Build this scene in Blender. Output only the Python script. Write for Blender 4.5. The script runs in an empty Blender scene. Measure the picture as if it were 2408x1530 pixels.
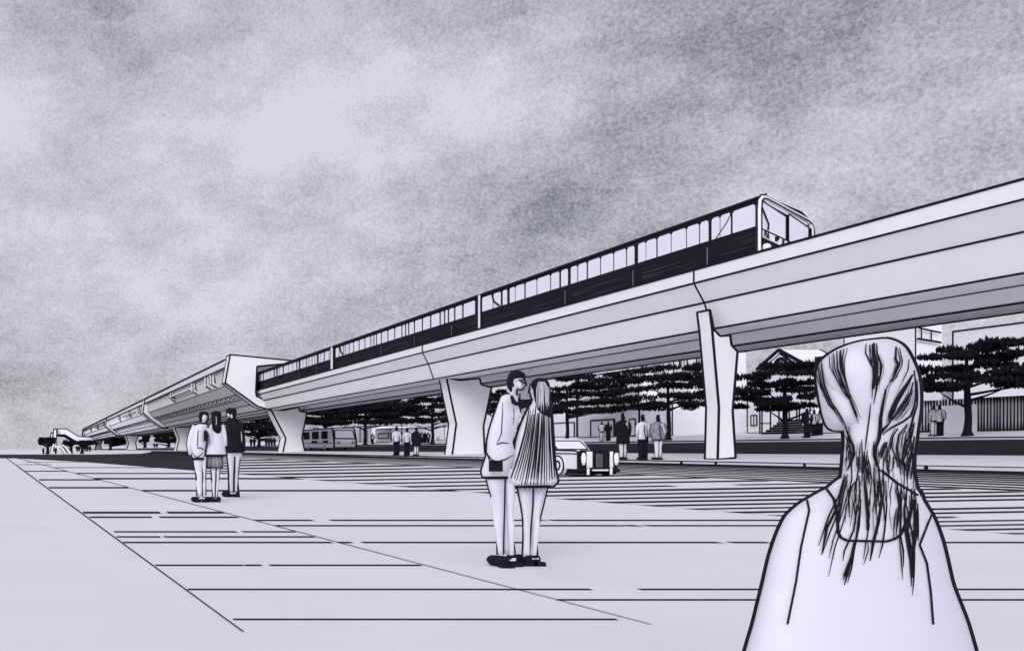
import bpy, math, random
from mathutils import Vector
random.seed(7)
R = random.random
F, CX, HZ = 2000.0, 100.0, 1056.0        # focal length, principal point (px of a 2408 px wide picture); eye height 1 m

def W(x, y, Y):                            # point at depth Y
    return Vector(((x-CX)*Y/F, Y, 1+(HZ-y)*Y/F))
def lerp(a, b, t): return a+(b-a)*t
def interp(x, pts):
    if x <= pts[0][0]: return pts[0][1]
    for (a, va), (b, vb) in zip(pts, pts[1:]):
        if x <= b: return va+(vb-va)*(x-a)/(b-a)
    return pts[-1][1]

# ------------------------------------------------------------------ materials
def mat(name, col, var=0.03, scale=3.0, rough=0.9, streak=None, col2=None, thr=(0.45, 0.6)):
    m = bpy.data.materials.new(name); m.use_nodes = True
    nt = m.node_tree; b = nt.nodes['Principled BSDF']
    b.inputs['Roughness'].default_value = rough
    b.inputs['Specular IOR Level'].default_value = 0.15
    tc = nt.nodes.new('ShaderNodeTexCoord'); n = nt.nodes.new('ShaderNodeTexNoise')
    n.inputs['Scale'].default_value = scale; n.inputs['Detail'].default_value = 6
    src = tc.outputs['Object']
    if streak:
        mp = nt.nodes.new('ShaderNodeMapping'); mp.inputs['Scale'].default_value = streak
        nt.links.new(src, mp.inputs['Vector']); src = mp.outputs['Vector']
    nt.links.new(src, n.inputs['Vector'])
    rp = nt.nodes.new('ShaderNodeValToRGB')
    rp.color_ramp.elements[0].position, rp.color_ramp.elements[1].position = thr if col2 else (0.3, 0.7)
    c2 = col2 or tuple(min(1, c*(1+var)) for c in col)
    c1 = col if col2 else tuple(c*(1-var) for c in col)
    rp.color_ramp.elements[0].color = (*c1, 1); rp.color_ramp.elements[1].color = (*c2, 1)
    nt.links.new(n.outputs['Fac'], rp.inputs['Fac']); nt.links.new(rp.outputs['Color'], b.inputs['Base Color'])
    return m
PAPER = mat('white_concrete', (0.88, 0.872, 0.905), 0.02, 1.5)
GROUND = mat('pale_paving', (0.795, 0.786, 0.825), 0.025, 0.8)
CLOTH = mat('white_cloth', (0.70, 0.685, 0.75), 0.015, 8)
SKIN = mat('pale_skin', (0.70, 0.685, 0.75), 0.01, 8)
GLASS = mat('pale_glass', (0.84, 0.82, 0.91), 0.02, 2, 0.5)
INK = mat('ink', (0.011, 0.010, 0.017), 0.3, 20)
DARK = mat('black_cloth', (0.010, 0.010, 0.016), 0.3, 12)
LEAF = mat('dark_foliage', (0.009, 0.009, 0.014), 0.5, 6)
ASPH = mat('dark_asphalt', (0.010, 0.009, 0.015), streak=(6, 0.05, 1), scale=1.2, col2=(0.05, 0.046, 0.06), thr=(0.55, 0.9))
TRAINM = mat('dark_train_side', (0.010, 0.009, 0.014), streak=(8, 0.12, 16), scale=1.6, col2=(0.13, 0.12, 0.15), thr=(0.58, 0.8))
GREY = mat('grey_cloth', (0.25, 0.24, 0.29), 0.3, 6)

# ------------------------------------------------------------------ mesh builder
VX = 0.0   # sideways slope of the sight line to the thing being built
class M:
    def __init__(s): s.v = []; s.f = []; s.m = []; s.mats = []
    def mi(s, mt):
        if mt not in s.mats: s.mats.append(mt)
        return s.mats.index(mt)
    def add(s, vs, fs, mt):
        o = len(s.v); s.v += [Vector(p) for p in vs]; i = s.mi(mt)
        for f in fs: s.f.append([o+k for k in f]); s.m.append(i)
        return s
    def box(s, x0, x1, y0, y1, z0, z1, mt=PAPER):
        vs = [(x, y, z) for z in (z0, z1) for y in (y0, y1) for x in (x0, x1)]
        return s.add(vs, [(0,2,3,1), (4,5,7,6), (0,1,5,4), (2,6,7,3), (0,4,6,2), (1,3,7,5)], mt)
    def prism_y(s, poly, y0, y1, mt=PAPER):      # polygon in (x, z) pushed along y
        n = len(poly)
        vs = [(x, y0, z) for x, z in poly]+[(x, y1, z) for x, z in poly]
        fs = [tuple(range(n)), tuple(range(2*n-1, n-1, -1))]+[(i, n+i, n+(i+1) % n, (i+1) % n) for i in range(n)]
        return s.add(vs, fs, mt)
    def prism_dir(s, pts, d, mt=PAPER):          # 3-d polygon pushed by a vector
        n = len(pts); d = Vector(d)
        vs = [Vector(p) for p in pts]+[Vector(p)+d for p in pts]
        fs = [tuple(range(n)), tuple(range(2*n-1, n-1, -1))]+[(i, n+i, n+(i+1) % n, (i+1) % n) for i in range(n)]
        return s.add(vs, fs, mt)
    def tube(s, pts, rad, mt=INK, seg=6, cap=True):
        pts = [Vector(p) for p in pts]
        if not hasattr(rad, '__len__'): rad = [rad]*len(pts)
        o = len(s.v); i = s.mi(mt); prev = None
        for k, p in enumerate(pts):
            d = (pts[min(k+1, len(pts)-1)]-pts[max(k-1, 0)])
            if d.length < 1e-9: d = Vector((0, 0, 1))
            d.normalize()
            a = Vector((0, 0, 1)) if abs(d.z) < 0.9 else Vector((0, 1, 0))
            if prev is not None: u = (prev-d*prev.dot(d))
            else: u = d.cross(a)
            if u.length < 1e-6: u = d.cross(a)
            u.normalize(); w = d.cross(u); prev = u
            for j in range(seg):
                t = 2*math.pi*j/seg
                s.v.append(p+(u*math.cos(t)+w*math.sin(t))*rad[k])
        for k in range(len(pts)-1):
            for j in range(seg):
                a, b = o+k*seg+j, o+k*seg+(j+1) % seg
                s.f.append([a, b, b+seg, a+seg]); s.m.append(i)
        if cap:
            s.f.append([o+j for j in range(seg-1, -1, -1)]); s.m.append(i)
            e = o+(len(pts)-1)*seg
            s.f.append([e+j for j in range(seg)]); s.m.append(i)
        return s
    def ink(s, pts, px=4.0, closed=False, mt=INK):  # a drawn line of a given weight along an edge
        pts = [Vector(p) for p in pts]
        if closed: pts.append(pts[0])
        for a, b in zip(pts, pts[1:]):
            n = 1
            q = [a.lerp(b, t/n) for t in range(n+1)]
            s.tube(q, [px/2*max(p.y, 1.5)/F for p in q], mt, 5)
        return s
    def limb(s, pts, rad, mt=CLOTH, px=0, flat=1.0, seg=12):
        s.tube(pts, rad, mt, seg)
        if px:
            pts = [Vector(p) for p in pts]
            for sg in (-1, 1):
                q = []
                for k, p in enumerate(pts):
                    d = (pts[min(k+1, len(pts)-1)]-pts[max(k-1, 0)]).normalized()
                    side = d.cross(Vector((VX, 1, 0)))
                    if side.length < 1e-3: side = Vector((1, 0, 0))
                    q.append(p+side.normalized()*rad[k]*sg)
                s.tube(q, px, INK, 5)
        return s
    def loft(s, rows, mt=CLOTH, px=0, seg=20, sub=3, capink=0, smooth=True):
        # rows: (z, xl, xr, yc, ry) in metres
        r2 = []
        n = len(rows)
        for i in range(n-1):
            p0, p1, p2, p3 = rows[max(i-1, 0)], rows[i], rows[i+1], rows[min(i+2, n-1)]
            for k in range(sub):
                t = k/sub
                if smooth:
                    r2.append(tuple(0.5*((2*b)+(-a+c)*t+(2*a-5*b+4*c-d)*t*t+(-a+3*b-3*c+d)*t**3) for a, b, c, d in zip(p0, p1, p2, p3)))
                else: r2.append(tuple(lerp(b, c, t) for b, c in zip(p1, p2)))
        r2.append(rows[-1])
        o = len(s.v); i_ = s.mi(mt)
        for z, xl, xr, yc, ry in r2:
            xc, rx = (xl+xr)/2, max((xr-xl)/2, 0.0005)
            for j in range(seg):
                t = 2*math.pi*j/seg
                s.v.append(Vector((xc+rx*math.cos(t)+VX*(yc+ry*math.sin(t)), yc+ry*math.sin(t), z)))
        for k in range(len(r2)-1):
            for j in range(seg):
                a, b = o+k*seg+j, o+k*seg+(j+1) % seg
                s.f.append([a, b, b+seg, a+seg]); s.m.append(i_)
        s.f.append([o+j for j in range(seg-1, -1, -1)]); s.m.append(i_)
        e = o+(len(r2)-1)*seg
        s.f.append([e+j for j in range(seg)]); s.m.append(i_)
        if px:
            for sg in (1, 2):
                s.tube([(r[sg]+VX*r[3], r[3], r[0]) for r in r2], px, INK, 6)
            def cap_(r): return [(r[1]+(r[2]-r[1])*t/8+VX*(r[3]-r[4]*math.sqrt(max(0, 1-(t/4-1)**2))), r[3]-r[4]*math.sqrt(max(0, 1-(t/4-1)**2)), r[0]) for t in range(9)]
            if capink & 1: s.tube(cap_(r2[0]), px, INK, 6); s.tube(cap_(r2[-1]), px, INK, 6)
        s.rows = r2
        return s
    def build(s, name, parent=None, org=(0, 0, 0), remesh=0, smooth=False):
        org = Vector(org)
        me = bpy.data.meshes.new(name)
        me.from_pydata([tuple(p-org) for p in s.v], [], s.f)
        for m_ in s.mats: me.materials.append(m_)
        me.polygons.foreach_set('material_index', s.m)
        if smooth: me.polygons.foreach_set('use_smooth', [True]*len(s.f))
        me.update()
        o = bpy.data.objects.new(name, me); bpy.context.scene.collection.objects.link(o)
        if parent is not None: o.parent = parent
        else: o.location = org
        if remesh:
            md = o.modifiers.new('Remesh', 'REMESH'); md.mode = 'VOXEL'; md.voxel_size = remesh; md.use_smooth_shade = True
        return o

def tag(o, label, cat, group=None, kind=None):
    if kind: o['kind'] = kind
    if label: o['label'] = label
    if cat: o['category'] = cat
    if group: o['group'] = group
    return o
def empty(name, org):
    o = bpy.data.objects.new(name, None); bpy.context.scene.collection.objects.link(o)
    o.location = org; o.empty_display_size = 0.1
    return o

# ------------------------------------------------------------------ terrain
PROF = [(-4000, -.12), (11, -.12), (21.7, .06), (24.0, .43), (24.02, .55), (31, .81), (31.02, .69), (45, 1.46), (45.02, 1.58), (50, 2.02), (80, 3.6), (4000, 3.6)]
def gz(X): return interp(X, PROF)
def p3x(Y):   # edge of the plaza towards the road
    return interp(Y, [(-40, 18.5), (12.6, 11.07), (66.7, 3.4), (95, -3.0), (112, -70), (140, -400)])
m = M()
for (xa, za), (xb, zb) in zip(PROF, PROF[1:]):
    m.add([(xa, -60, za-.006), (xb, -60, zb-.006), (xb, 6000, zb-.006), (xa, 6000, za-.006)], [(0, 1, 2, 3)], GROUND)
tag(m.build('ground'), 'white ground rising gently towards the houses', None, kind='structure')

# plaza slab
m = M()
ys = [-40, 12.6, 66.7, 95, 112, 140]
top = [(p3x(Y), Y, 0) for Y in ys]+[(-400, 140, 0), (-400, -40, 0)]
m.prism_dir([(a, b, -.2) for a, b, c in top], (0, 0, .2), GROUND)
def strip(m, X0, X1, Y, w, z, mt=INK, t=.004):
    m.add([(X0, Y-w/2, z+t), (X1, Y-w/2, z+t), (X1, Y+w/2, z+t), (X0, Y+w/2, z+t)], [(0, 1, 2, 3)], mt)
def taper(m, a, b, px, z=0.006, mt=INK, n=6):
    a, b = Vector(a), Vector(b)
    d = (b-a); d.normalize(); nrm = Vector((-d.y, d.x, 0))
    for k in range(n):
        p, q = a.lerp(b, k/n), a.lerp(b, (k+1)/n)
        wp, wq = px*max(p.y, 3)/F/2, px*max(q.y, 3)/F/2
        m.add([p-nrm*wp+Vector((0, 0, z)), p+nrm*wp+Vector((0, 0, z)), q+nrm*wq+Vector((0, 0, z)), q-nrm*wq+Vector((0, 0, z))], [(0, 1, 2, 3)], mt)
taper(m, (1.087+.0565*.2, 4.65, 0), (-1.49, 50.5, 0), 4.4)
taper(m, (-1.49, 50.5, 0), (-4.4, 102, 0), 3.2, .009)
taper(m, (3.47, 4.85, 0), (-2.85, 96.6, 0), 4.4)
for a, b in zip(ys[:-2], ys[1:]):
    taper(m, (p3x(a), a, 0), (p3x(b), b, 0), 4.5, .008)
def cross(y, x0, x1, px=3.2, cut=None):
    Y = F/(y-HZ); w = min(px*Y*Y/F, 1.3)
    X0, X1 = (x0-CX)*Y/F, (x1-CX)*Y/F
    X1 = min(X1, p3x(Y)-.02)
    if cut is None: cut = [(0, 1)]
    for a, b in cut: strip(m, lerp(X0, X1, a), lerp(X0, X1, b), Y, w, 0, t=.004 if w < .3 else .012)
for y, x0, x1, px, cut in [
    (1456, 548, 1450, 3, None), (1410, 1312, 2700, 3, None), (1385.5, 441, 2700, 3, [(0, .42), (.47, 1)]),
    (1328.7, 365, 990, 3, [(0, .33), (.335, .4), (.43, 1)]), (1275, 290, 2900, 3.2, [(0, .21), (.215, .23), (.24, .6), (.61, .65), (.66, 1)]),
    (1261.8, 274, 738, 3, [(0, .22), (.24, 1)]), (1249.9, 268, 693, 3, [(0, .68), (.71, 1)]), (1235.5, 650, 3000, 3, [(0, .55), (.555, .58), (.59, 1)]),
    (1222.9, 600, 2900, 3, [(0, .1), (.13, .5), (.51, 1)]), (1215.5, 210, 560, 3.4, [(0, .42), (.47, 1)]), (1205.3, 195, 525, 3.4, [(0, .55), (.6, 1)]),
    (1153.4, 335, 1250, 3, None), (1146.4, 115, 301, 2.8, None), (1127.8, 92, 235, 2.4, None), (1125, 220, 800, 5, None),
    (1112.8, 180, 600, 2.6, None), (1107.5, 60, 160, 3.4, None), (1099, 130, 370, 2.6, None), (1092, 40, 120, 2, None), (1086, 60, 200, 2, None)]:
    cross(y, x0, x1, px, cut)
tag(m.build('plaza'), 'pale plaza paving with thin dark joints', None, kind='structure')

# near road: pale asphalt with dark sealing stripes, solid dark farther off
m = M()
def road_strip(Y, w, mt=INK, t=.008, x1=21.7, x0=None):
    xs = [p3x(Y) if x0 is None else x0, 11, x1]
    if xs[0] > 11: xs = [xs[0], x1]
    for a, b in zip(xs, xs[1:]):
        if b <= a: continue
        m.add([(a, Y-w/2, gz(a)+t), (b, Y-w/2, gz(b)+t), (b, Y+w/2, gz(b)+t), (a, Y+w/2, gz(a)+t)], [(0, 1, 2, 3)], mt)
y = 1262.0
while y > 1075.5:
    Y = F/(y-HZ); rr = R()
    st = interp(y, [(1075, 3.6), (1095, 5.2), (1120, 6.6), (1180, 7.2), (1262, 8.4)])
    frac = interp(y, [(1080, .5), (1104, .38), (1170, .26), (1260, .22)])
    w = Y*Y/F*st*frac*(.8+.5*rr)
    xb_ = None if Y < 40 else 7.5+(Y-40)*.2185
    if rr > .15 or y < 1130: road_strip(Y, w, x0=xb_)
    else: road_strip(Y, w, x1=14+4*R()); road_strip(Y, w*.8, x0=19.2)
    y -= st
yy_ = 7.5+(56-40)*.2185
m.add([(p3x(36)+.02, 36, -.11), (7.5, 40, -.11), (11, 56, -.11), (11, 187, -.11), (p3x(95), 187, -.11), (p3x(95), 95, -.11), (p3x(66.7)+.02, 66.7, -.11)], [tuple(range(7))], ASPH)
m.add([(p3x(95), 95, -.11), (p3x(95), 187, -.11), (-400, 187, -.11), (-400, 140, -.11), (-70, 112, -.11)], [(0, 1, 2, 3, 4)], ASPH)
m.add([(11, 56, -.11), (21.7, 105, gz(21.7)+.01), (21.7, 187, gz(21.7)+.01), (11, 187, -.11)], [(0, 1, 2, 3)], ASPH)
# bank along the median: stripes run with the road
for k, (a, w) in enumerate([(21.78, .16), (22.08, .13), (22.38, .15), (22.66, .14), (22.92, .14), (23.16, .17), (23.42, .14), (23.64, .2), (23.86, .11)]):
    Y0 = -40
    while Y0 < 187:
        Y1 = min(Y0+18+30*R(), 187)
        m.add([(a, Y0, gz(a)+.006), (a+w, Y0, gz(a+w)+.006), (a+w, Y1, gz(a+w)+.006), (a, Y1, gz(a)+.006)], [(0, 1, 2, 3)], INK)
        Y0 = Y1
m.add([(21.7, 105, gz(21.7)+.01), (23.9, 115, gz(23.9)+.01), (23.9, 187, gz(23.9)+.01), (21.7, 187, gz(21.7)+.01)], [(0, 1, 2, 3)], ASPH)
tag(m.build('road'), 'near road, striped with dark lines', None, kind='structure')
m = M()
m.box(23.99, 24.14, -40, 187, .2, .555, GROUND)
m.ink([(24.0, -40, .555), (24.0, 20, .555), (24.0, 60, .555), (24.0, 120, .555), (24.0, 187, .555)], 3)
m.ink([(23.985, -40, .44), (23.985, 20, .44), (23.985, 60, .44), (23.985, 120, .44), (23.985, 187, .44)], 4.5)
Yk = 12.0
while Yk < 110:
    m.box(23.965, 23.99, Yk, Yk+.022*Yk/12*(1+R()), .43, .555, INK); Yk += (1.2+R()*3.6)*max(Yk/26, 1)
tag(m.build('kerb'), 'kerb of the median strip with dark joints', None, kind='structure')
m = M()
m.add([(31.02, -60, gz(31.02)+.004), (44.98, -60, gz(44.98)+.004), (44.98, 900, gz(44.98)+.004), (31.02, 900, gz(31.02)+.004)], [(0, 1, 2, 3)], ASPH)
m.ink([(45.0, 20, 1.58), (45, 60, 1.58), (45, 200, 1.58)], 2.5)
tag(m.build('far_road'), 'dark far road beyond the viaduct', None, kind='structure')

# ------------------------------------------------------------------ viaduct
def pxw(Y): return 3.6+4.0*min(max((60-Y)/38, 0), 1)
SEC = [(25.2, 7.94), (25.2, 7.42), (25.6, 6.67), (25.95, 5.66), (27.75, 5.66), (28.15, 6.67), (29.1, 7.42), (29.1, 7.94), (28.9, 7.94), (28.9, 7.55), (25.4, 7.55), (25.4, 7.94)]
SECF = [(30.4, 7.94), (30.4, 7.42), (30.85, 6.67), (31.15, 5.66), (33.2, 5.66), (33.6, 6.67), (34.3, 7.42), (34.3, 7.94), (34.1, 7.94), (34.1, 7.55), (30.6, 7.55), (30.6, 7.94)]
def girder(sec, y0, y1, label, near=True, grp='concrete girders of the viaduct'):
    m = M(); m.prism_y(sec, y0+.01, y1-.01, PAPER)
    n = 6
    for k in range(8):
        for j in range(n):
            ya, yb = lerp(y0, y1, j/n), lerp(y0, y1, (j+1)/n)
            wt = pxw(ya)*(1.15 if k == 0 or (k == 4 and not near) else .85)
            if k == 11: continue
            a, b = Vector((sec[k][0], max(ya, 1), sec[k][1])), Vector((sec[k][0], max(yb, 1), sec[k][1]))
            if yb > 1: m.tube([a, b], [wt/2*max(a.y, 8)/F, pxw(yb)/pxw(ya)*wt/2*b.y/F], INK, 5)
    for ye in (y0+.01, y1-.01):
        if 0 < ye < 440 and near: m.ink([(x, ye, z) for x, z in sec[:4]], 3.4)
    o = m.build('viaduct_girder', org=((sec[0][0]+sec[6][0])/2, (y0+y1)/2, 5.6))
    return tag(o, label, 'girder', grp)
YA, YB, YC = 32.9, 56.4, 100.2
girder(SEC, -12, YA, 'near white concrete girder overhead at the far right, in front of the train')
girder(SEC, YA, YB, 'near white concrete girder carrying the front half of the train, above the couple')
girder(SEC, YB, YC, 'near white concrete girder between the couple and the station end wall')
girder(SEC, YC, 452, 'near white concrete girder inside the station')
girder(SECF, -12, YA, 'far white girder showing its underside above the woman with long hair', False)
girder(SECF, YA, YB, 'far white girder showing its underside above the pine trees by the houses', False)
girder(SECF, YB, YC, 'far white girder showing its underside above the bus', False)
girder(SECF, YC, 452, 'far white girder running behind the station', False)

def pier(front, dY, Y, label, px=4.5, side=True, hid=None):
    # front: polygon in px at depth Y, ordered round; first nl points run down the left edge
    m = M(); P = [W(x, y, Y) for x, y in front]
    m.prism_dir(P, (0, dY, 0), PAPER)
    m.ink(P, px, closed=True)
    if side:
        Q = [p+Vector((0, dY, 0)) for p in P]
        m.ink(Q[:side], px); m.ink([P[0], Q[0]], px); m.ink([P[side-1], Q[side-1]], px)
    if hid:
        x0, x1 = hid
        m.prism_y([(x0, .5), (x1, .5), (x1-.05, 3), (x1+.25, 5.66), (x0-.25, 5.66), (x0+.05, 3)], Y, Y+dY, PAPER)
        m.ink([(x0, Y, .6), (x0+.05, Y, 3), (x0-.25, Y, 5.6)], px); m.ink([(x1, Y, .6), (x1-.05, Y, 3), (x1+.25, Y, 5.6)], px)
    b = (P[side-1] if side else P[0])
    return tag(m.build('viaduct_pier', org=(b.x+.5, Y+.3, b.z)), label, 'pier', 'piers of the viaduct')
pier([(1669, 728), (1675, 773), (1691, 958), (1688, 1080), (1729.6, 1076), (1722.6, 966), (1734, 826), (1720, 812), (1717, 788), (1693, 790), (1678, 774)], .62, 32.4,
     'tall white concrete pier between the woman in black and the pine before the gabled house', 5.5, side=4)
pier([(1041, 863), (1050, 888), (1073, 996), (1063, 1073), (1140, 1068), (1136.7, 1002), (1156, 911), (1131, 903), (1128, 889), (1081, 894), (1050, 887)], 1.0, 56,
     'wide white concrete pier just left of the embracing couple', 4.5, side=4)
pier([(637, 963), (672, 1030), (664, 1070), (718, 1065.5), (710, 1029), (722, 969), (705, 966), (702, 957), (667, 964), (641, 962)], 2.2, 99.8,
     'white concrete pier under the station end wall, left of the bus', 4, side=3)
for Y, lab, dy in ((178, 'white pier behind the three friends, first one inside the station', 3), (283, 'white pier in the middle of the station, left of the three friends', 4), (452, 'small white pier at the far end of the station by the footbridge', 5)):
    a = gz(29)-.05
    poly = [(27.6, 5.66), (28.6, 3.2), (28.0, a), (31.5, a), (31.0, 3.2), (32, 5.66)]
    m = M(); m.prism_y(poly, Y, Y+dy, PAPER)
    P = [Vector((x, Y, z)) for x, z in poly]
    m.ink(P, 2.6, closed=True); Q = [p+Vector((0, dy, 0)) for p in P]; m.ink(Q[:3], 2.4)
    tag(m.build('viaduct_pier', org=(29.7, Y+1, a)), lab, 'pier', 'piers of the viaduct')
# second columns carrying the far girder
for Y, lab in ((56, 'second column of the pier behind the embracing couple'),):
    m = M(); xx = 32.2
    poly = [(xx-.35, 5.66), (xx-.3, 3), (xx-.4, gz(31.03)), (xx+.4, gz(31.03)), (xx+.3, 3), (xx+.35, 5.66)]
    m.prism_y(poly, Y, Y+.7, PAPER)
    tag(m.build('viaduct_pier', org=(xx, Y+.3, gz(31.03))), lab, 'pier', 'piers of the viaduct')

# ------------------------------------------------------------------ station
root = empty('station', (25, 99, 0))
tag(root, 'long white station hall hung over the tracks, its end wall facing us', 'station')
YS = 98.6
wall = [(541.4, 833.3), (529.5, 899.8), (566, 926), (605.2, 954.5), (620, 959), (637, 963), (633.4, 944.5), (602.5, 931), (601.5, 920), (604.3, 861), (640, 857.5), (690, 853.5), (760, 853), (760, 900), (775, 900), (775, 856)]
m = M(); P = [W(x, y, YS) for x, y in wall]
m.prism_dir(P, (0, 1.7, 0), PAPER); m.ink(P, 4, closed=True)
Q = [p+Vector((0, 1.7, 0)) for p in P]; m.ink(Q[:5], 3.4); m.ink([P[0], Q[0]], 3.4); m.ink([P[1], Q[1]], 3.4)
m.build('end_wall', root, root.location)
def frame(Y, d):
    poly = [(21.4, 11.55), (21.0, 8.7), (23.1, 6.9), (24.9, 5.62), (26.2, 5.45), (26.2, 5.75), (25.95, 5.66), (25.3, 6.42), (24.4, 7.1), (23.3, 7.6), (22.3, 8.75), (22.0, 11.0)]
    m = M(); m.prism_y(poly, Y, Y+d, PAPER); P = [Vector((x, Y, z)) for x, z in poly]
    m.ink(P, 2.8, closed=True); m.ink([p+Vector((0, d, 0)) for p in P[:5]], 2.6)
    m.build('rib', root, root.location)
for Y, d in ((178, 3), (283, 4), (448, 4)): frame(Y, d)
m = M()
shell = [(21.5, 11.55), (21.5, 10.65), (21.9, 10.6), (22.3, 8.75), (23.3, 7.6), (24.4, 7.1), (25.3, 6.42), (25.95, 5.66), (26.1, 5.8), (25.5, 6.5), (24.5, 7.3), (23.4, 7.8), (22.5, 8.85), (22.1, 11.4), (30, 11.4), (30, 11.55)]
m.prism_y(shell, 100.3, 452, PAPER)
for k, wt in ((0, 5), (1, 3), (3, 1.6), (4, 1.6), (5, 1.8), (6, 1.8), (7, 2.6)):
    x, z = shell[k]; yy = [100.3, 120, 150, 178, 230, 283, 360, 452]
    m.ink([(x, a, z) for a in yy], wt)
m.build('roof_shell', root, root.location)
m = M()   # comb line below the platform
Y = 101.5
while Y < 440:
    s_ = 2.6*(1+(Y-100)/160)
    x0, z0 = 23.55, 7.28
    pts = [(x0, Y, z0+.25), (x0, Y+s_*.1, z0-.1), (x0, Y+s_*.5, z0-.1), (x0, Y+s_*.6, z0+.25), (x0, Y+s_, z0+.25)]
    m.ink(pts, 2.2); m.box(x0, x0+.4, Y+s_*.1, Y+s_*.5, z0-.1, z0+.25, PAPER); Y += s_
m.build('comb_beam', root, root.location)
for Y in (108.5, 112.0, 122, 142, 192, 212, 240, 300, 335, 380):
    m = M(); m.prism_y([(21.55, 10.6), (21.6, 9.3), (22.3, 8.9), (22.35, 9.2), (21.95, 9.5), (21.95, 10.6)], Y, Y+1.4, PAPER)
    m.ink([(21.55, Y, 10.6), (21.6, Y, 9.3), (22.3, Y, 8.9), (22.35, Y, 9.2), (21.95, Y, 9.5), (21.95, Y, 10.6)], 2.2)
    m.build('bracket', root, root.location)
for Y in (124, 196, 300):
    m = M(); m.box(21.55, 21.75, Y, Y+20*Y/124, 9.65, 9.9, PAPER); m.ink([(21.5, Y, 9.65), (21.5, Y+20*Y/124, 9.65)], 2.4); m.build('rail', root, root.location)
m = M(); m.box(24.2, 25.6, 178, 190, 11.55, 12.3, PAPER); m.ink([(24.2, 178, 11.56), (24.2, 178, 12.3), (24.2, 190, 12.3)], 3); m.build('roof_vent', root, root.location)

# footbridge at the far end
root = empty('footbridge', (12, 440, 0))
tag(root, 'small white covered footbridge stepping down at the far left end of the station', 'footbridge')
def pp(l, Y): return [W(x, y, Y) for x, y in l]
m = M(); P = pp([(135.3, 1007.3), (156.8, 1008), (184.5, 1025.6), (216, 1027), (222, 1038), (182, 1038.5), (153, 1021.5), (134, 1021)], 430)
m.prism_dir(P, (0, 16, 0), PAPER); m.ink(P, 2.4, closed=True); m.build('span', root, root.location)
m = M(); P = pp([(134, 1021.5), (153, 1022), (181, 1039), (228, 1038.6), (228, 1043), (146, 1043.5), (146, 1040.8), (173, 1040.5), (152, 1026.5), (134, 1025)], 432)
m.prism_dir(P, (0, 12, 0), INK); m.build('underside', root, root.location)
for a, b, c, d in ((117.5, 124.5, 1017, 1030), (124, 133.5, 1008.5, 1030)):
    m = M(); P = pp([(a, d), (b, d), (b, c), (a+2, c)], 428); m.prism_dir(P, (0, 12, 0), PAPER); m.ink(P, 3, closed=True); m.build('stair_tower', root, root.location)
m = M(); P = pp([(128, 1030), (133, 1030), (133, 1063), (128, 1063)], 430); m.prism_dir(P, (0, 4, 0), PAPER); m.ink(P, 2, closed=True); m.build('column', root, root.location)
m = M(); P = pp([(195, 1043), (197, 1043), (197, 1060), (195, 1060)], 430); m.prism_dir(P, (0, 4, 0), INK); m.build('column', root, root.location)

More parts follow.
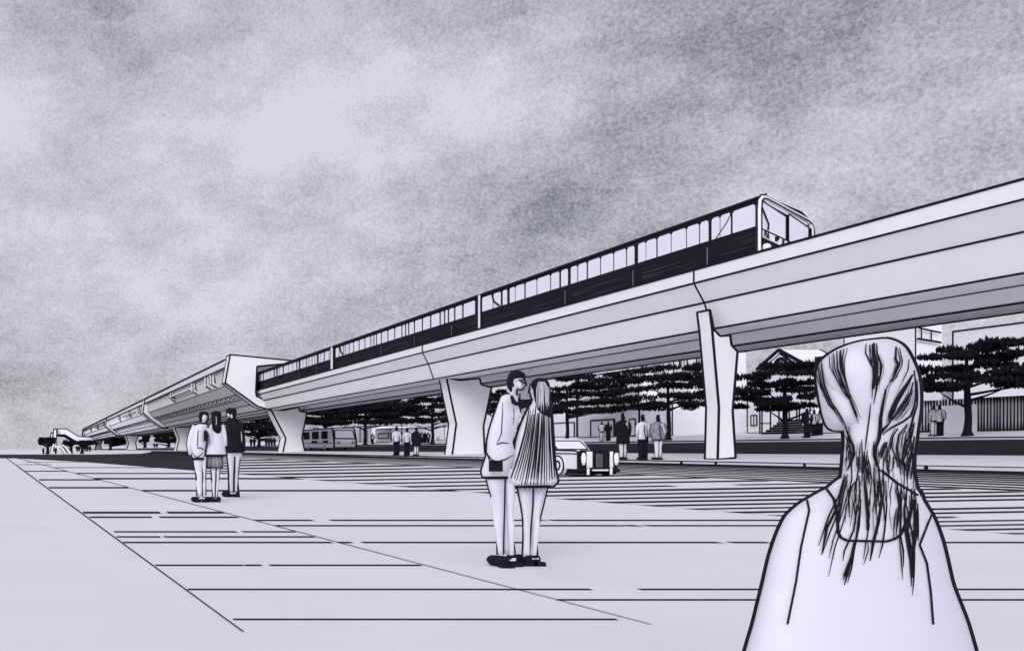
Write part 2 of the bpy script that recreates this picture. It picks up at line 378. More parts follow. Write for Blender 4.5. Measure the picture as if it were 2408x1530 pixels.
# ------------------------------------------------------------------ train
XS = 25.4
def ty(x, X=XS): return F*X/(x-CX)
def zs(x, y): return 1+(HZ-y)*XS/(x-CX)
def traincar(y0, y1, wins, label, front=False, doors=(), mirror=False):
    root = empty('train_car', (27, (y0+y1)/2, 7.6)); L = root.location
    tag(root, label, 'train car', 'cars of the elevated train')
    sk = 1.8 if front else 0
    sec = [(XS, 7.62), (XS, 9.83), (XS+.08, 9.97), (XS+.35, 10.06), (28.3, 9.86), (28.75, 9.68), (28.9, 9.4), (28.9, 7.62)]
    n = len(sec); m = M()
    vs = [(x, y0+sk*(x-XS)/3.5+(.02 if front else 0), z) for x, z in sec]+[(x, y1, z) for x, z in sec]
    m.add(vs, [tuple(range(n)), tuple(range(2*n-1, n-1, -1))]+[(i, n+i, n+(i+1) % n, (i+1) % n) for i in range(n)], TRAINM)
    m.build('body', root, L)
    m = M(); m.ink([(XS+.02, lerp(y0, y1, t/4), 9.93) for t in range(5)], 9); m.ink([(XS+.3, lerp(y0, y1, t/4), 10.06) for t in range(5)], 4)
    m.build('roof_edge', root, L)
    for i, (xa, xb) in enumerate(wins):
        ya, yb = max(ty(xb), y0+.12), min(ty(xa), y1-.12)
        if yb-ya < .1: continue
        m = M(); zt, zb = 9.74, 8.94
        c = min(.08, (yb-ya)*.2)
        P = [(XS-.012, ya, zb), (XS-.012, yb, zb), (XS-.012, yb, zt-c), (XS-.012, yb-c, zt), (XS-.012, ya+c, zt), (XS-.012, ya, zt-c)]
        m.prism_dir(P, (.03, 0, 0), GLASS)
        if front and i == len(wins)-1:
            m.ink([(XS-.014, ya+1.0, 9.74), (XS-.014, ya+1.25, 9.4), (XS-.014, ya+1.75, 8.94)], 2.5)
        if i == 0 and mirror: m.ink([(XS-.014, yb-1.1, 9.74), (XS-.014, yb-1.3, 9.3), (XS-.014, yb-1.9, 8.94)], 5)
        m.build('window', root, L)
    for xa, xb in doors:
        ya, yb = ty(xb), ty(xa)
        m = M(); m.box(XS-.02, XS+.02, ya, yb, 8.1, 8.7, INK); m.box(XS-.028, XS-.021, (ya+yb)/2-.015, (ya+yb)/2+.015, 7.95, 8.7, GREY)
        m.build('door', root, L)
    if front:
        def fp(u, z, o=0): return Vector((XS+3.5*u-.3*o, y0+sk*u-o, z-.45*u))
        m = M()   # white rim round the nose
        rim = [fp(0, 7.9, .03), fp(0, 9.5, .03), fp(.01, 9.83, .03), fp(.05, 9.98, .03), fp(.1, 10.03, .03), fp(.9, 9.98, .03), fp(.97, 9.9, .03), fp(1.0, 9.7, .03), fp(1.0, 7.9, .03)]
        m.tube(rim, .065, PAPER, 8)
        m.build('nose_rim', root, L)
        m = M()
        m.ink([p+Vector((.09, -.02, -.06)) for p in rim], 3.2); m.ink([p+Vector((-.05, -.03, .07)) for p in rim[2:]], 4.5); m.ink([p+Vector((-.075, -.02, 0)) for p in rim[:4]], 3)
        m.build('rim_trim', root, L)
        m = M()
        for u0, u1 in ((.05, .50), (.55, .94)):
            P = [fp(u0, 8.86, .03), fp(u1, 8.86, .03), fp(u1, 9.72, .03), fp(u0, 9.86, .03)]
            q = M(); q.prism_dir(P, (0, .03, 0), GLASS); q.ink(P, 3.4, closed=True)
            q.build('windscreen', root, L)
        P = [fp(.06, 9.86, .025), fp(.92, 9.78, .025), fp(.92, 9.88, .025), fp(.06, 9.98, .025)]
        m.prism_dir(P, (0, .03, 0), PAPER); m.build('header_panel', root, L)
        m = M(); P = [fp(.05, 8.58, .035), fp(.62, 8.58, .035), fp(.62, 8.83, .035), fp(.05, 8.83, .035)]
        m.prism_dir(P, (0, .03, 0), PAPER); m.build('name_board', root, L)
        m = M(); m.tube([fp(.31, 8.72, .05), fp(.31, 8.72, .08)], .09, INK, 14); m.build('round_emblem', root, L)
        for tx, u in (('BA', .09), ('R', .42), ('T', .52)):
            cu = bpy.data.curves.new('lettering', 'FONT'); cu.body = tx; cu.size = .3; cu.offset = .012; cu.extrude = .004; cu.materials.append(INK)
            to = bpy.data.objects.new('lettering', cu); bpy.context.scene.collection.objects.link(to)
            bpy.context.view_layer.update(); me_ = bpy.data.meshes.new_from_object(to.evaluated_get(bpy.context.evaluated_depsgraph_get())); bpy.data.objects.remove(to); to = bpy.data.objects.new('lettering', me_); sc_ = bpy.context.scene.collection.objects.link(to)
            to.parent = root; to.location = fp(u, 8.61, .075)-L; to.rotation_euler = (math.pi/2, math.atan(.45/3.5)*1, math.atan2(sk, 3.5))
        m = M(); m.tube([fp(.13, 8.27, .04), fp(.13, 8.27, .09)], .13, GLASS, 16); m.build('headlight', root, L)
        m = M(); m.tube([fp(.85, 8.27, .04), fp(.85, 8.27, .09)], .13, GLASS, 16); m.build('headlight', root, L)
        m = M(); m.ink([fp(.05, 9.6, .08), fp(.17, 9.12, .08), fp(.16, 8.9, .08)], 3.4); m.build('wiper', root, L)
def zw(l): return [(971+a*.3682, 971+b*.3682) for a, b in l]
w1 = zw([(440, 510), (516, 561), (575, 602), (620, 652), (657, 712), (722, 790), (796, 877), (884, 935), (948, 990), (1010, 1050), (1057, 1110), (1120, 1196), (1203, 1280), (1287, 1362), (1370, 1415), (1440, 1487), (1492, 1555), (1565, 1648), (1654, 1745), (1752, 1828), (1836, 1888), (1910, 1960), (1966, 2030), (2044, 2190)])
def za(l): return [(591+a*.2207, 591+b*.2207) for a, b in l]
w3 = za([(80, 93), (100, 125), (135, 165), (168, 200), (205, 238), (252, 266), (283, 298), (303, 335), (348, 393), (398, 440), (446, 480), (492, 505), (524, 548), (553, 583), (592, 612), (618, 645), (652, 675), (682, 698), (720, 740), (745, 772), (783, 822), (826, 850)])
w2 = []
xs = 789.0
pat = [.0, .9, 1, .45, .9, 1, 1.2, 1.2, 1.2, .6, .5, .9, 1.2, 1.2, 1.2, .6, .5, .9, 1.2, 1.2, 1.3, .6, .5, .8, 1.0, 1.5]
wp = sum(pat)
yy = ty(789)
tot = ty(789)-ty(1119); pos = 0
for p in pat:
    a = pos; pos += tot*p/wp
    if p: w2.append((F*XS/(yy-a-.10)+CX, F*XS/(yy-pos+.10)+CX))
traincar(ty(1783), ty(1132), w1, 'leading train car with wide windscreen, high on the viaduct at right', True, doors=[(1640, 1690), (1470, 1510), (1315, 1345)], mirror=True)
traincar(ty(1124), ty(784.5), w2, 'middle train car, between the leading car and the one entering the station', doors=[(1050, 1075), (965, 985), (890, 903)], mirror=True)
traincar(ty(778), ty(601), w3, 'rear train car running out of the station end wall', doors=[(740, 750), (700, 708)])
for xa, lab in ((1128, 'white gangway between the leading and the middle train car'), (781, 'white gangway between the middle and the rear train car')):
    y0, y1 = ty(xa+3.8), ty(xa-3.2)
    m = M(); m.box(XS-.03, 28.4, y0+.03, y1-.03, 7.7, 9.95, PAPER); m.ink([(XS-.03, y0, 7.9), (XS-.03, y0, 9.95)], 3); m.ink([(XS-.03, y1, 7.9), (XS-.03, y1, 9.95)], 3)
    tag(m.build('gangway', org=(27, y0, 7.7)), lab, 'gangway', 'gangways of the train')

# ------------------------------------------------------------------ houses on the far side
def building(name, x0, x1, ytop, label, X=50.0, depth=9, wins=(), doors=(), cat='house', base=None, px=3.4, slats=None, ymid=None):
    Ya, Yb = F*X/(x1-CX), F*X/(x0-CX)
    xm = ymid or (x0+x1)/2
    zt = 1+(HZ-ytop)*X/(xm-CX); zb = gz(X)-.05 if base is None else base
    root = empty(name, (X, (Ya+Yb)/2, zb)); tag(root, label, cat); L = root.location
    m = M(); m.box(X, X+depth, Ya, Yb, zb, zt, PAPER)
    e = [(X, Ya, zt), (X, Yb, zt)]
    m.ink(e, px); m.ink([(X, Ya, zb), (X, Ya, zt)], px*.8); m.ink([(X, Yb, zb), (X, Yb, zt)], px*.8); m.ink([(X, Ya, zb+.07), (X, Yb, zb+.07)], px*.8); m.ink([(X, Ya, zt), (X+depth, Ya, zt)], px)
    m.build('wall', root, L)
    def rect(a, b, yt, yb, nm, mull, w):
        Y0, Y1 = F*X/(b-CX), F*X/(a-CX); xc = (a+b)/2
        z1, z0 = 1+(HZ-yt)*X/(xc-CX), max(1+(HZ-yb)*X/(xc-CX), zb+.05)
        q = M(); q.box(X-.06, X+.05, Y0, Y1, z0, z1, GLASS)
        q.ink([(X-.07, Y0, z0), (X-.07, Y1, z0), (X-.07, Y1, z1), (X-.07, Y0, z1)], w, closed=True)
        for k in range(mull):
            yk = lerp(Y0, Y1, (k+1)/(mull+1)); q.ink([(X-.08, yk, z0), (X-.08, yk, z1)], w*.7)
        q.build(nm, root, L)
    for t in wins: rect(*t[:4], 'window', t[4] if len(t) > 4 else 1, t[5] if len(t) > 5 else 3)
    for t in doors: rect(*t[:4], 'door', t[4] if len(t) > 4 else 0, t[5] if len(t) > 5 else 3)
    return root, (X, Ya, Yb, zb, zt, L)
building('shop_building', 1120, 1356, 884, 'white two-storey building behind the pine next to the couple', X=55, depth=1.8, ymid=1340, wins=[(1299, 1352, 994, 1028, 0, 3), (1180, 1215, 930, 960)])
building('shop_building', 1359, 1502, 877, 'white building with a framed shopfront and two small upper windows', X=52, depth=1.6, wins=[(1391, 1446, 987, 1030, 0, 4), (1433, 1462, 889, 916, 2, 4), (1412, 1426, 893, 912, 1, 4)], doors=[(1482, 1496, 985, 1024)])
building('low_house', 1505, 1581, 950, 'low white house behind the trunk of the second pine', X=52, depth=3)
building('town_house', 1584, 1700, 835, 'tall white house half hidden by the big pier, with a door and small windows', X=56, depth=1.9, ymid=1640, wins=[(1586, 1600, 846, 866, 0, 3), (1604, 1618, 845, 864, 1, 3), (1640, 1652, 840, 864, 1, 4), (1640, 1662, 981, 1006, 2, 4),], doors=[(1582.5+3, 1597, 980, 1024), (1603, 1624, 978, 1024, 0, 5)])
# gabled house with a porch and steps
X = 54.0
rt, (X_, Ya, Yb, zb, zt, L) = building('gabled_house', 1758, 1905, 872, 'white house with a dark-edged gable, round attic window and porch steps', X=X, depth=3, wins=[(1768, 1782, 976, 1000, 1, 3)])
def G(x, y, XX=X): return Vector((XX, F*XX/(x-CX), 1+(HZ-y)*XX/(x-CX)))
m = M(); tri = [G(1780, 868), G(1832, 822), G(1912, 866)]
m.prism_dir(tri, (3, 0, 0), PAPER)
for a, b in ((tri[0], tri[1]), (tri[1], tri[2])): m.ink([a, b], 8); m.ink([a+Vector((0, 0, -.28)), b+Vector((0, 0, -.35))], 2.4); m.ink([a+Vector((3, 0, 0)), b+Vector((3, 0, 0))], 4)
m.ink([G(1834, 826), G(1880, 866)], 6); m.build('roof', rt, L)
m = M(); c = G(1836, 856, X-.1); m.tube([c+Vector((0, math.cos(t)*.42, math.sin(t)*.42)) for t in [i*math.pi/8 for i in range(17)]], .12, INK, 6); m.build('attic_window', rt, L)
m = M(); m.box(X+1, X+1.5, G(1890, 850).y-.25, G(1890, 850).y+.25, G(1890, 858).z, G(1890, 838).z, DARK); m.build('chimney', rt, L)
m = M()
for x in (1787, 1792, 1812, 1832, 1856, 1874, 1880): m.ink([G(x, 957, X-2.2), G(x, 1022, X-2.2)], 3.2)
m.ink([G(1785, 960, X-2.2), G(1884, 957, X-2.2)], 3.4); m.ink([G(1787, 995, X-2.2), G(1812, 995, X-2.2)], 3)
m.build('porch', rt, L)
m = M(); z0 = gz(50.5); z1 = z0+1.1; ya, yb = G(1886, 1000, 51).y, G(1806, 1000, 51).y
for k in range(6):
    m.box(50.6+k*.25, 51.9, ya, yb, z0+k*.17, z0+(k+1)*.17-.04, INK); m.box(50.62+k*.25, 51.9, ya, yb, z0+(k+1)*.17-.04, z0+(k+1)*.17, GREY)
m.build('steps', rt, L)
building('tall_building', 1985, 2153, 735, 'tall white building behind the head of the long-haired woman, with a balcony', X=58, ymid=2150, depth=1.75)
rt = bpy.data.objects['tall_building']
m = M()
YE = F*58/(2153-CX)-.25
for l, w_ in (([(2161, 771), (2212, 782)], 4.5), ([(2158, 796), (2212, 805)], 5.5), ([(2167, 772), (2167, 798)], 2.6), ([(2190, 777), (2190, 801)], 2.6)): m.ink([W(a, b, YE) for a, b in l], w_)
m.build('balcony_rail', rt, rt.location)
building('flat_roofed_building', 2241, 2620, 779, 'flat-roofed white building at the far right edge behind the pine', X=54, ymid=2245, px=5)
building('garden_wall', 1912, 2160, 985, 'low white wall behind the head of the long-haired woman', X=50, cat='wall', depth=.5)
# slatted garage front
X = 49.2
Ya, Yb = F*X/(2520-CX), F*X/(2158-CX); root = empty('slatted_fence', (X, (Ya+Yb)/2, gz(X))); L = root.location
tag(root, 'tall fence of upright slats round a blank white gate, at the right edge', 'fence')
zt = 1+(HZ-938)*X/(2250-CX); zb = gz(X)-.03
m = M(); m.box(X, X+.15, Ya, Yb, zb, zt, PAPER); m.ink([(X-.02, Ya, zb+.08), (X-.02, Yb, zb+.08)], 3); m.build('panel', root, L)
x = 2163.0
while x < 2500:
    if not 2204 < x < 2300:
        Y = F*X/(x-CX); q = M(); q.tube([(X-.03, Y, zb), (X-.03, Y, zb+.5), (X-.03, Y, zt-.4), (X-.03, Y, zt)], [.05, .03, .022, .06], INK, 5); q.build('slat', root, L)
    else:
        Y = F*X/(x-CX); q = M(); q.tube([(X-.03, Y, zt-.32), (X-.03, Y, zt)], .035, INK, 5); q.build('slat', root, L)
    x += 6.2+R()*2.5
m = M(); m.box(X-.08, X, F*X/(2301-CX), F*X/(2206-CX), zb, 1+(HZ-952)*X/(2250-CX), PAPER); m.build('gate', root, L)
building('kiosk', 884, 919, 1008, 'small white kiosk with a framed hatch, behind the three walkers by the far road', X=50, depth=5, wins=[(891, 915, 1019, 1030, 0, 2.6)], cat='kiosk', px=2.4)
building('shed_row', 921, 1046, 1006, 'low white wall building behind the tree next to the wide pier', X=54, depth=6, px=2.2)
building('roadside_house', 800, 872, 1003, 'low white house right of the bus', X=54, depth=6, px=2.2, wins=[(846, 849, 1010, 1036, 0, 1.5)], doors=[(856, 866, 1012, 1038, 0, 1.5)])

# ------------------------------------------------------------------ trees
def tree(x, ybase, x0, x1, y0, y1, label, X=46.0, tiers=5, seed=1, Y=None, n=1.0):
    rnd = random.Random(seed)
    if Y is None: Y = F*X/(x-CX)
    else: X = (x-CX)*Y/F
    s = F/Y; zb = gz(X) if X > -100 else 0
    if Y > 187 and X < 20: zb = gz(X)
    root = empty('pine_tree', (X, Y, zb)); L = root.location
    tag(root, label, 'tree', 'dark trees with layered crowns')
    zt, zc = 1+(HZ-y0)/s, 1+(HZ-y1)/s
    rx = (x1-x0)/2/s; cx = ((x0+x1)/2-CX)/s; ry = min(rx, 2.6+rx*.25)
    H = zt-zc
    m = M(); r0 = max(.16, 4.5/s); tl = Vector((X, Y, zb))
    th = zc+H*.25
    m.tube([tl, tl+Vector((0, 0, .25)), (X+.05, Y, (zb+zc)/2), (X, Y, zc), (X-.05, Y, zt-H*.25)], [r0*1.5, r0*.95, r0*.8, r0*.8, r0*.35], LEAF, 8)
    for k in range(7):
        a = rnd.uniform(-1, 1); sg = -1 if k % 2 else 1
        z0 = zc+H*rnd.uniform(-.05, .45)
        ex = cx-X+sg*rx*rnd.uniform(.45, .95)
        m.tube([(X, Y, z0-.25), (X+ex*.45, Y+a*ry*.3, z0+.05), (X+ex, Y+a*ry*.6, z0+.45+.15*k/7)], [r0*.5, r0*.3, r0*.12], LEAF, 5)
    m.build('trunk', root, L)
    m = M()
    lh = max(.3, 7.0/s); lw = max(.1, 3.2/s)
    for t in range(tiers):
        f = (t+.5)/tiers
        wr = rx*interp(f, [(0, .95), (.3, 1.0), (.6, .92), (.85, .72), (1, .45)])
        nclump = max(5, int(wr*2.8))
        for c in range(int(nclump*1.6)):
            a = rnd.uniform(0, 2*math.pi); rr = math.sqrt(rnd.random())
            px_, py_ = cx+math.cos(a)*wr*rr+rnd.uniform(-.2, .2), Y+math.sin(a)*ry*rr
            pz = zc+H*(f+rnd.uniform(-.25, .25)/tiers)+.2*H/tiers*(1-rr*1.4)+H*.10*rr*rr*(1-f)+.04*H
            crx, crz = rnd.uniform(.55, 1.15)*rx/3.0, H/tiers*rnd.uniform(.17, .33)
            k = int(165*n)
            for i in range(k):
                b = rnd.uniform(0, 2*math.pi); q = math.sqrt(rnd.random())
                ux, uy = math.cos(b)*q*crx, math.sin(b)*q*crx*.7
                uz = rnd.uniform(-1, 1)*crz*math.sqrt(max(0, 1-q*q))
                h = lh*rnd.uniform(.5, 1.25); w = lw*rnd.uniform(.7, 1.4)
                th_ = rnd.uniform(0, math.pi); dx, dy = math.cos(th_)*w/2, math.sin(th_)*w/2
                tx = rnd.uniform(-.25, .25)*h
                p = Vector((px_+ux, py_+uy, pz+uz))
                m.add([p, p+Vector((dx, dy, h*.5)), p+Vector((tx, 0, h)), p+Vector((-dx, -dy, h*.5))], [(0, 1, 2, 3)], LEAF)
    m.build('crown', root, L)
tree(1333.6, 1031, 1285, 1478, 886, 985, 'dark pine behind the bonnet of the parked car', seed=2)
tree(1572, 1036, 1476, 1668, 864, 980, 'dark pine behind the woman in the grey cape', seed=3)
tree(1846, 1035, 1738, 1922, 864, 980, 'dark pine standing before the gabled house', seed=4, tiers=6)
tree(2275, 1032, 2164, 2410, 812, 940, 'dark pine at the right edge in front of the slatted fence', seed=5, tiers=5)
tree(1196, 1040, 1130, 1250, 922, 985, 'dark pine behind the man of the couple', seed=6, tiers=4)
tree(1017, 1043, 935, 1068, 922, 1006, 'dark tree just left of the wide pier', seed=7, n=.8)
tree(859, 1047, 800, 962, 938, 1006, 'dark tree just right of the bus', seed=8, n=.8)
tree(765, 1050, 712, 850, 950, 1007, 'dark tree behind the bus', seed=9, n=.7)
tree(609, 1053, 568, 660, 986, 1032, 'dark tree between the three friends and the station pier', seed=10, tiers=4, n=.6)
tree(397, 1056, 362, 420, 1014, 1046, 'dark tree between the two station piers left of the friends', seed=11, tiers=3, n=.4)
tree(341, 1057, 328, 354, 1026, 1043, 'smaller dark tree left of the one between the two station piers', seed=12, tiers=2, n=.3)
tree(259.6, 1060, 244, 300, 1035, 1048, 'flat dark tree before the last big station pier', Y=330, seed=13, tiers=2, n=.3)
tree(193, 1063, 177, 228, 1040.5, 1048, 'flat dark tree under the lower end of the footbridge', Y=210, seed=14, tiers=2, n=.3)
tree(167, 1064, 146, 177, 1041, 1048.5, 'flat dark tree under the raised end of the footbridge', Y=212, seed=15, tiers=2, n=.3)
tree(112, 1065, 91, 134, 1033.5, 1049, 'dark round tree at the far left horizon, left of the footbridge', Y=200, seed=16, tiers=3, n=.4)
m = M(); 
for i in range(90):
    p = G(1031+(R()-.5)*8, 1040-R()*9, 48); m.add([p, p+Vector((.05, .1, .2)), p+Vector((0, 0, .4)), p+Vector((-.05, -.1, .2))], [(0, 1, 2, 3)], LEAF)
tag(m.build('bush', org=G(1031, 1040, 48)), 'small dark bush on the pavement left of the wide pier', 'bush')

# street lamp with a long arm
root = empty('street_lamp', (44.5+1, F*45.5/845, gz(45.5))); L = root.location
tag(root, 'thin street lamp with a flat white head, behind the three walkers', 'street lamp')
m = M(); Yl = F*45.5/845; m.tube([(45.5, Yl, gz(45.5)), W(945, 940, Yl)], [.07, .045], INK, 6); m.build('pole', root, L)
m = M(); a, b = W(945, 941, Yl), W(976, 937, Yl); m.box(a.x, b.x, Yl-.15, Yl+.15, a.z, a.z+.28, PAPER); m.ink([a, (b.x, Yl-.15, a.z)], 2.5); m.build('lamp_head', root, L)

# ------------------------------------------------------------------ people
def bodymesh(k=1.0, headx=0, hipx=0, ankL=-.08, ankR=.08, hands=True, face=(0, 1), shoulder=.17, armL=None, armR=None, name='body', parent=None, vox=.011, legw=1.0, tw=1.0):
    """standing body facing +y, one voxel-remeshed surface"""
    m = M(); K = lambda p: Vector(p)*k
    cx = lambda z: interp(z, [(0, (ankL+ankR)/2), (.9, hipx), (1.45, lerp(hipx, headx, .75)), (1.75, headx)])
    def row(z, hw, yc, r): return (z*k, (cx(z)-hw)*k, (cx(z)+hw)*k, yc*k, r*k)
    m.loft([row(.80, .10*tw, 0, .08*tw), row(.88, .15*tw, 0, .10*tw), row(1.0, .135*tw, 0, .095*tw), row(1.1, .12*tw, 0, .085*tw), row(1.28, .15*tw, 0, .10*tw), row(1.40, .16*tw, 0, .09*tw), row(1.46, max(.09*tw, .05), 0, .06), row(1.50, .05, 0, .05), row(1.56, .047, .01, .05)], SKIN)
    m.loft([row(1.52, .03, .02, .045), row(1.555, .052, .025, .072), row(1.60, .068, .02, .088), row(1.66, .074, .005, .095), row(1.71, .066, -.005, .085), row(1.74, .04, -.005, .05), row(1.752, .008, -.005, .01)], SKIN)
    fx, fy = face; hx = cx(1.62)
    m.tube([K((hx+fx*.07, .005+fy*.09, 1.655)), K((hx+fx*.105, .005+fy*.118, 1.615)), K((hx+fx*.08, .005+fy*.09, 1.605))], [.009*k, .015*k, .008*k], SKIN, 6)
    m.tube([K((hx+fx*.075-fy*.02, fy*.09, 1.58)), K((hx+fx*.075+fy*.02, fy*.09, 1.58))], .01*k, SKIN, 6)
    for sg in (-1, 1): m.tube([K((hx+sg*.073*(1-abs(fx)), -sg*.09*abs(fx), 1.6)), K((hx+sg*.08*(1-abs(fx)), -sg*.095*abs(fx), 1.66))], .013*k, SKIN, 6)
    for sg, ax in ((-1, ankL), (1, ankR)):
        hp = hipx+sg*.085
        m.tube([K((hp, 0, .88)), K((lerp(hp, ax, .3), .005, .66)), K((lerp(hp, ax, .52), .01, .47)), K((lerp(hp, ax, .7), -.01, .33)), K((ax, -.01, .09)), K((ax, -.01, .05))], [.085*k*legw, .073*k*legw, .05*k*legw, .055*k*legw, .034*k*legw, .036*k*legw], SKIN, 12)
        m.tube([K((ax, -.05, .035)), K((ax+sg*.01, .05, .035)), K((ax+sg*.02, .14, .025))], [.034*k, .036*k, .022*k], SKIN, 10)
    c4 = cx(1.42)
    for sg, arm in ((-1, armL), (1, armR)):
        A = arm or [(c4+sg*shoulder, 0, 1.40), (c4+sg*(shoulder+.05), -.01, 1.13), (c4+sg*(shoulder+.045), .03, .87)]
        a, b, c = [K(p) for p in A]
        m.tube([K((c4+sg*.08, 0, 1.40)), a, a.lerp(b, .5), b, b.lerp(c, .4), c], [.05*k, .052*k, .043*k, .036*k, .037*k, .025*k], SKIN, 10)
        d = (c-b).normalized(); u = Vector((0, 1, 0)); u = (u-d*u.dot(d)).normalized(); w = d.cross(u)
        pc = c+d*.045*k
        m.tube([c, pc, c+d*.085*k], [.022*k, .032*k, .03*k], SKIN, 8)
        if hands:
            for i, ln in enumerate((.062, .074, .07, .055)):
                st = c+d*.085*k+u*(.024-.016*i)*k
                m.tube([st, st+d*ln*.5*k, st+d*ln*k-w*sg*.012*k], [.0095*k, .0088*k, .007*k], SKIN, 6)
            st = c+d*.035*k+u*.028*k
            m.tube([st, st+(d*.6+u).normalized()*.035*k, st+(d*.9+u*.8).normalized()*.065*k], [.012*k, .01*k, .008*k], SKIN, 6)
    return m
def bake(m, vox):
    o = m.build('tmp', remesh=vox)
    bpy.context.view_layer.update()
    dg = bpy.context.evaluated_depsgraph_get()
    me = bpy.data.meshes.new_from_object(o.evaluated_get(dg)); me.name = 'body'
    bpy.data.objects.remove(o)
    me.materials.clear(); me.materials.append(SKIN)
    me.polygons.foreach_set('use_smooth', [True]*len(me.polygons))
    return me
BODY = bake(bodymesh(), .013)

def addbody(root, me, sc=1.0):
    o = bpy.data.objects.new('body', me); bpy.context.scene.collection.objects.link(o); o.parent = root; o.scale = (sc, sc, sc)
    return o
def shoes(root, pts, k, r, mt=DARK, px=0, ln=.24, turn=.25):
    for (x, y, sg) in pts:
        m = M(); d = Vector((sg*turn, 1, 0)).normalized()
        p = Vector((x, y, .045*k))
        m.tube([p-d*.07*k, p-d*.03*k, p+d*.06*k, p+d*(ln-.1)*k, p+d*(ln-.07)*k], [.035*k, .045*k, .045*k, .042*k, .02*k], mt, 10)
        m.box(p.x-.05*k, p.x+.05*k, p.y-.09*k, p.y-.02*k, 0, .035*k, mt)
        if px: m.tube([p-d*.075*k+Vector((-.02, -.02, .02))*k, p-d*.075*k+Vector((.02, -.02, .02))*k], px, CLOTH, 5)
        m.build('shoe', root)
def person_small(x, yb, hpx, kind, label, X=None, group=None, seed=0):
    global VX; VX = (x-CX)/F
    """figure a few dozen pixels tall, standing with the back to us"""
    rnd = random.Random(seed+int(x))
    zb = gz(X); Y = F*X/(x-CX); s = F/Y; H = hpx/s; k = H/1.75
    root = empty('person', (X, Y, zb)); tag(root, label, 'person', group)
    addbody(root, BODY, k)
    ik = max(.012, 1.35/s); lw = rnd.uniform(.9, 1.08)
    m = M(); m.loft([(1.50*k, -.06*k, .06*k, -.03*k, .05*k), (1.58*k, -.085*k, .085*k, -.02*k, .09*k), (1.68*k, -.092*k, .092*k, -.015*k, .105*k), (1.75*k, -.07*k, .07*k, -.01*k, .08*k), (1.785*k, -.02*k, .02*k, -.01*k, .03*k)], DARK)
    m.build('hair', root, smooth=True)
    top = {'shirt': CLOTH, 'coat': DARK, 'cape': GREY, 'pale': CLOTH, 'dark': DARK, 'jacket': CLOTH}[kind]
    zl = {'shirt': .82, 'coat': .62, 'cape': .78, 'pale': .85, 'dark': .8, 'jacket': .78}[kind]
    fl = {'shirt': .17, 'coat': .26, 'cape': .27, 'pale': .18, 'dark': .19, 'jacket': .2}[kind]*lw
    m = M()
    m.loft([(zl*k, -fl*k, fl*k, 0, .14*k), (1.05*k, (-fl*.9)*k, fl*.9*k, 0, .13*k), (1.3*k, -.19*k, .19*k, 0, .125*k), (1.43*k, -.17*k, .17*k, 0, .1*k), (1.51*k, -.07*k, .07*k, 0, .065*k)], top, px=ik, capink=1)
    m.build('coat' if kind in ('coat', 'cape') else 'shirt', root, smooth=True)
    for sg in (-1, 1):
        m = M()
        out = .05 if kind != 'cape' else .09
        m.limb([(sg*.17*k, 0, 1.42*k), (sg*(.2+out*.5)*k, -.01*k, 1.28*k), (sg*(.19+out)*k, -.01*k, 1.12*k), (sg*.225*k, .02*k, .9*k)], [.055*k, .062*k, .055*k, .045*k], top, px=ik)
        m.build('sleeve', root, smooth=True)
    if kind in ('shirt', 'dark', 'jacket', 'pale'):
        mt = CLOTH if kind == 'pale' else DARK
        for sg in (-1, 1):
            m = M(); m.limb([(sg*.085*k, 0, .92*k), (sg*.08*k, 0, .5*k), (sg*.085*k, -.01*k, .06*k)], [.1*k, .075*k, .065*k], mt, px=ik*.8); m.build('trouser_leg', root, smooth=True)
    else:
        for sg in (-1, 1):
            m = M(); m.limb([(sg*.075*k, 0, .78*k), (sg*.06*k, 0, .45*k), (sg*.06*k, -.01*k, .3*k), (sg*.06*k, -.01*k, .07*k)], [.085*k, .058*k, .058*k, .04*k], CLOTH, px=ik); m.build('stocking', root, smooth=True)
    shoes(root, [(-.08*k, 0, -1), (.08*k, 0, 1)], k*1.15, 0)
    if kind in ('jacket', 'cape'):
        m = M(); m.tube([(-.03*k, -.135*k, 1.35*k), (-.04*k, -.14*k, 1.1*k), (.02*k, -.15*k, .8*k)], .018*k, INK, 5); m.build('belt', root)
    return root
GW = 'people walking on the median'
person_small(1465, 1080, 107, 'coat', 'woman in a black coat on the median, right of the parked car', 24.7, GW)
person_small(1512, 1082, 105, 'jacket', 'person in a white jacket between the black coat and the grey cape', 24.6, GW)
person_small(1548, 1077, 104, 'cape', 'woman in a grey cape on the median, left of the tall pier', 24.9, GW)
person_small(932.5, 1070, 67, 'shirt', 'person in a white shirt, leftmost of three walkers left of the wide pier', 24.8, GW)
person_small(957, 1071, 65, 'shirt', 'person in a white shirt, middle of three walkers left of the wide pier', 24.6, GW)
person_small(979, 1070, 66, 'coat', 'woman in a dark coat, rightmost of three walkers left of the wide pier', 24.7, GW)
GS = 'people on the far pavement'
person_small(1415.5, 1039, 46, 'pale', 'pale-clothed person before the shopfront, left one of the pair', 46, GS)
person_small(1430.5, 1038, 46, 'dark', 'dark-clothed person before the shopfront, right one of the pair', 46.2, GS)
person_small(1898, 1034, 68, 'dark', 'dark figure left of two others by the porch steps', 46.4, GS)
person_small(1915, 1027, 60, 'jacket', 'figure in a white jacket, middle one by the porch steps', 48, GS)
person_small(1928, 1025, 58, 'shirt', 'figure in a white shirt beside the cheek of the long-haired woman', 48.4, GS)
person_small(2196, 1030, 73, 'pale', 'pale-clothed person before the slatted fence, left one of the pair', 46.2, GS)
person_small(2210, 1029, 72, 'jacket', 'white-jacketed person with dark trousers before the slatted fence', 46.4, GS)
person_small(876, 1041, 25, 'jacket', 'lone small figure between the bus and the kiosk', 47, GS)
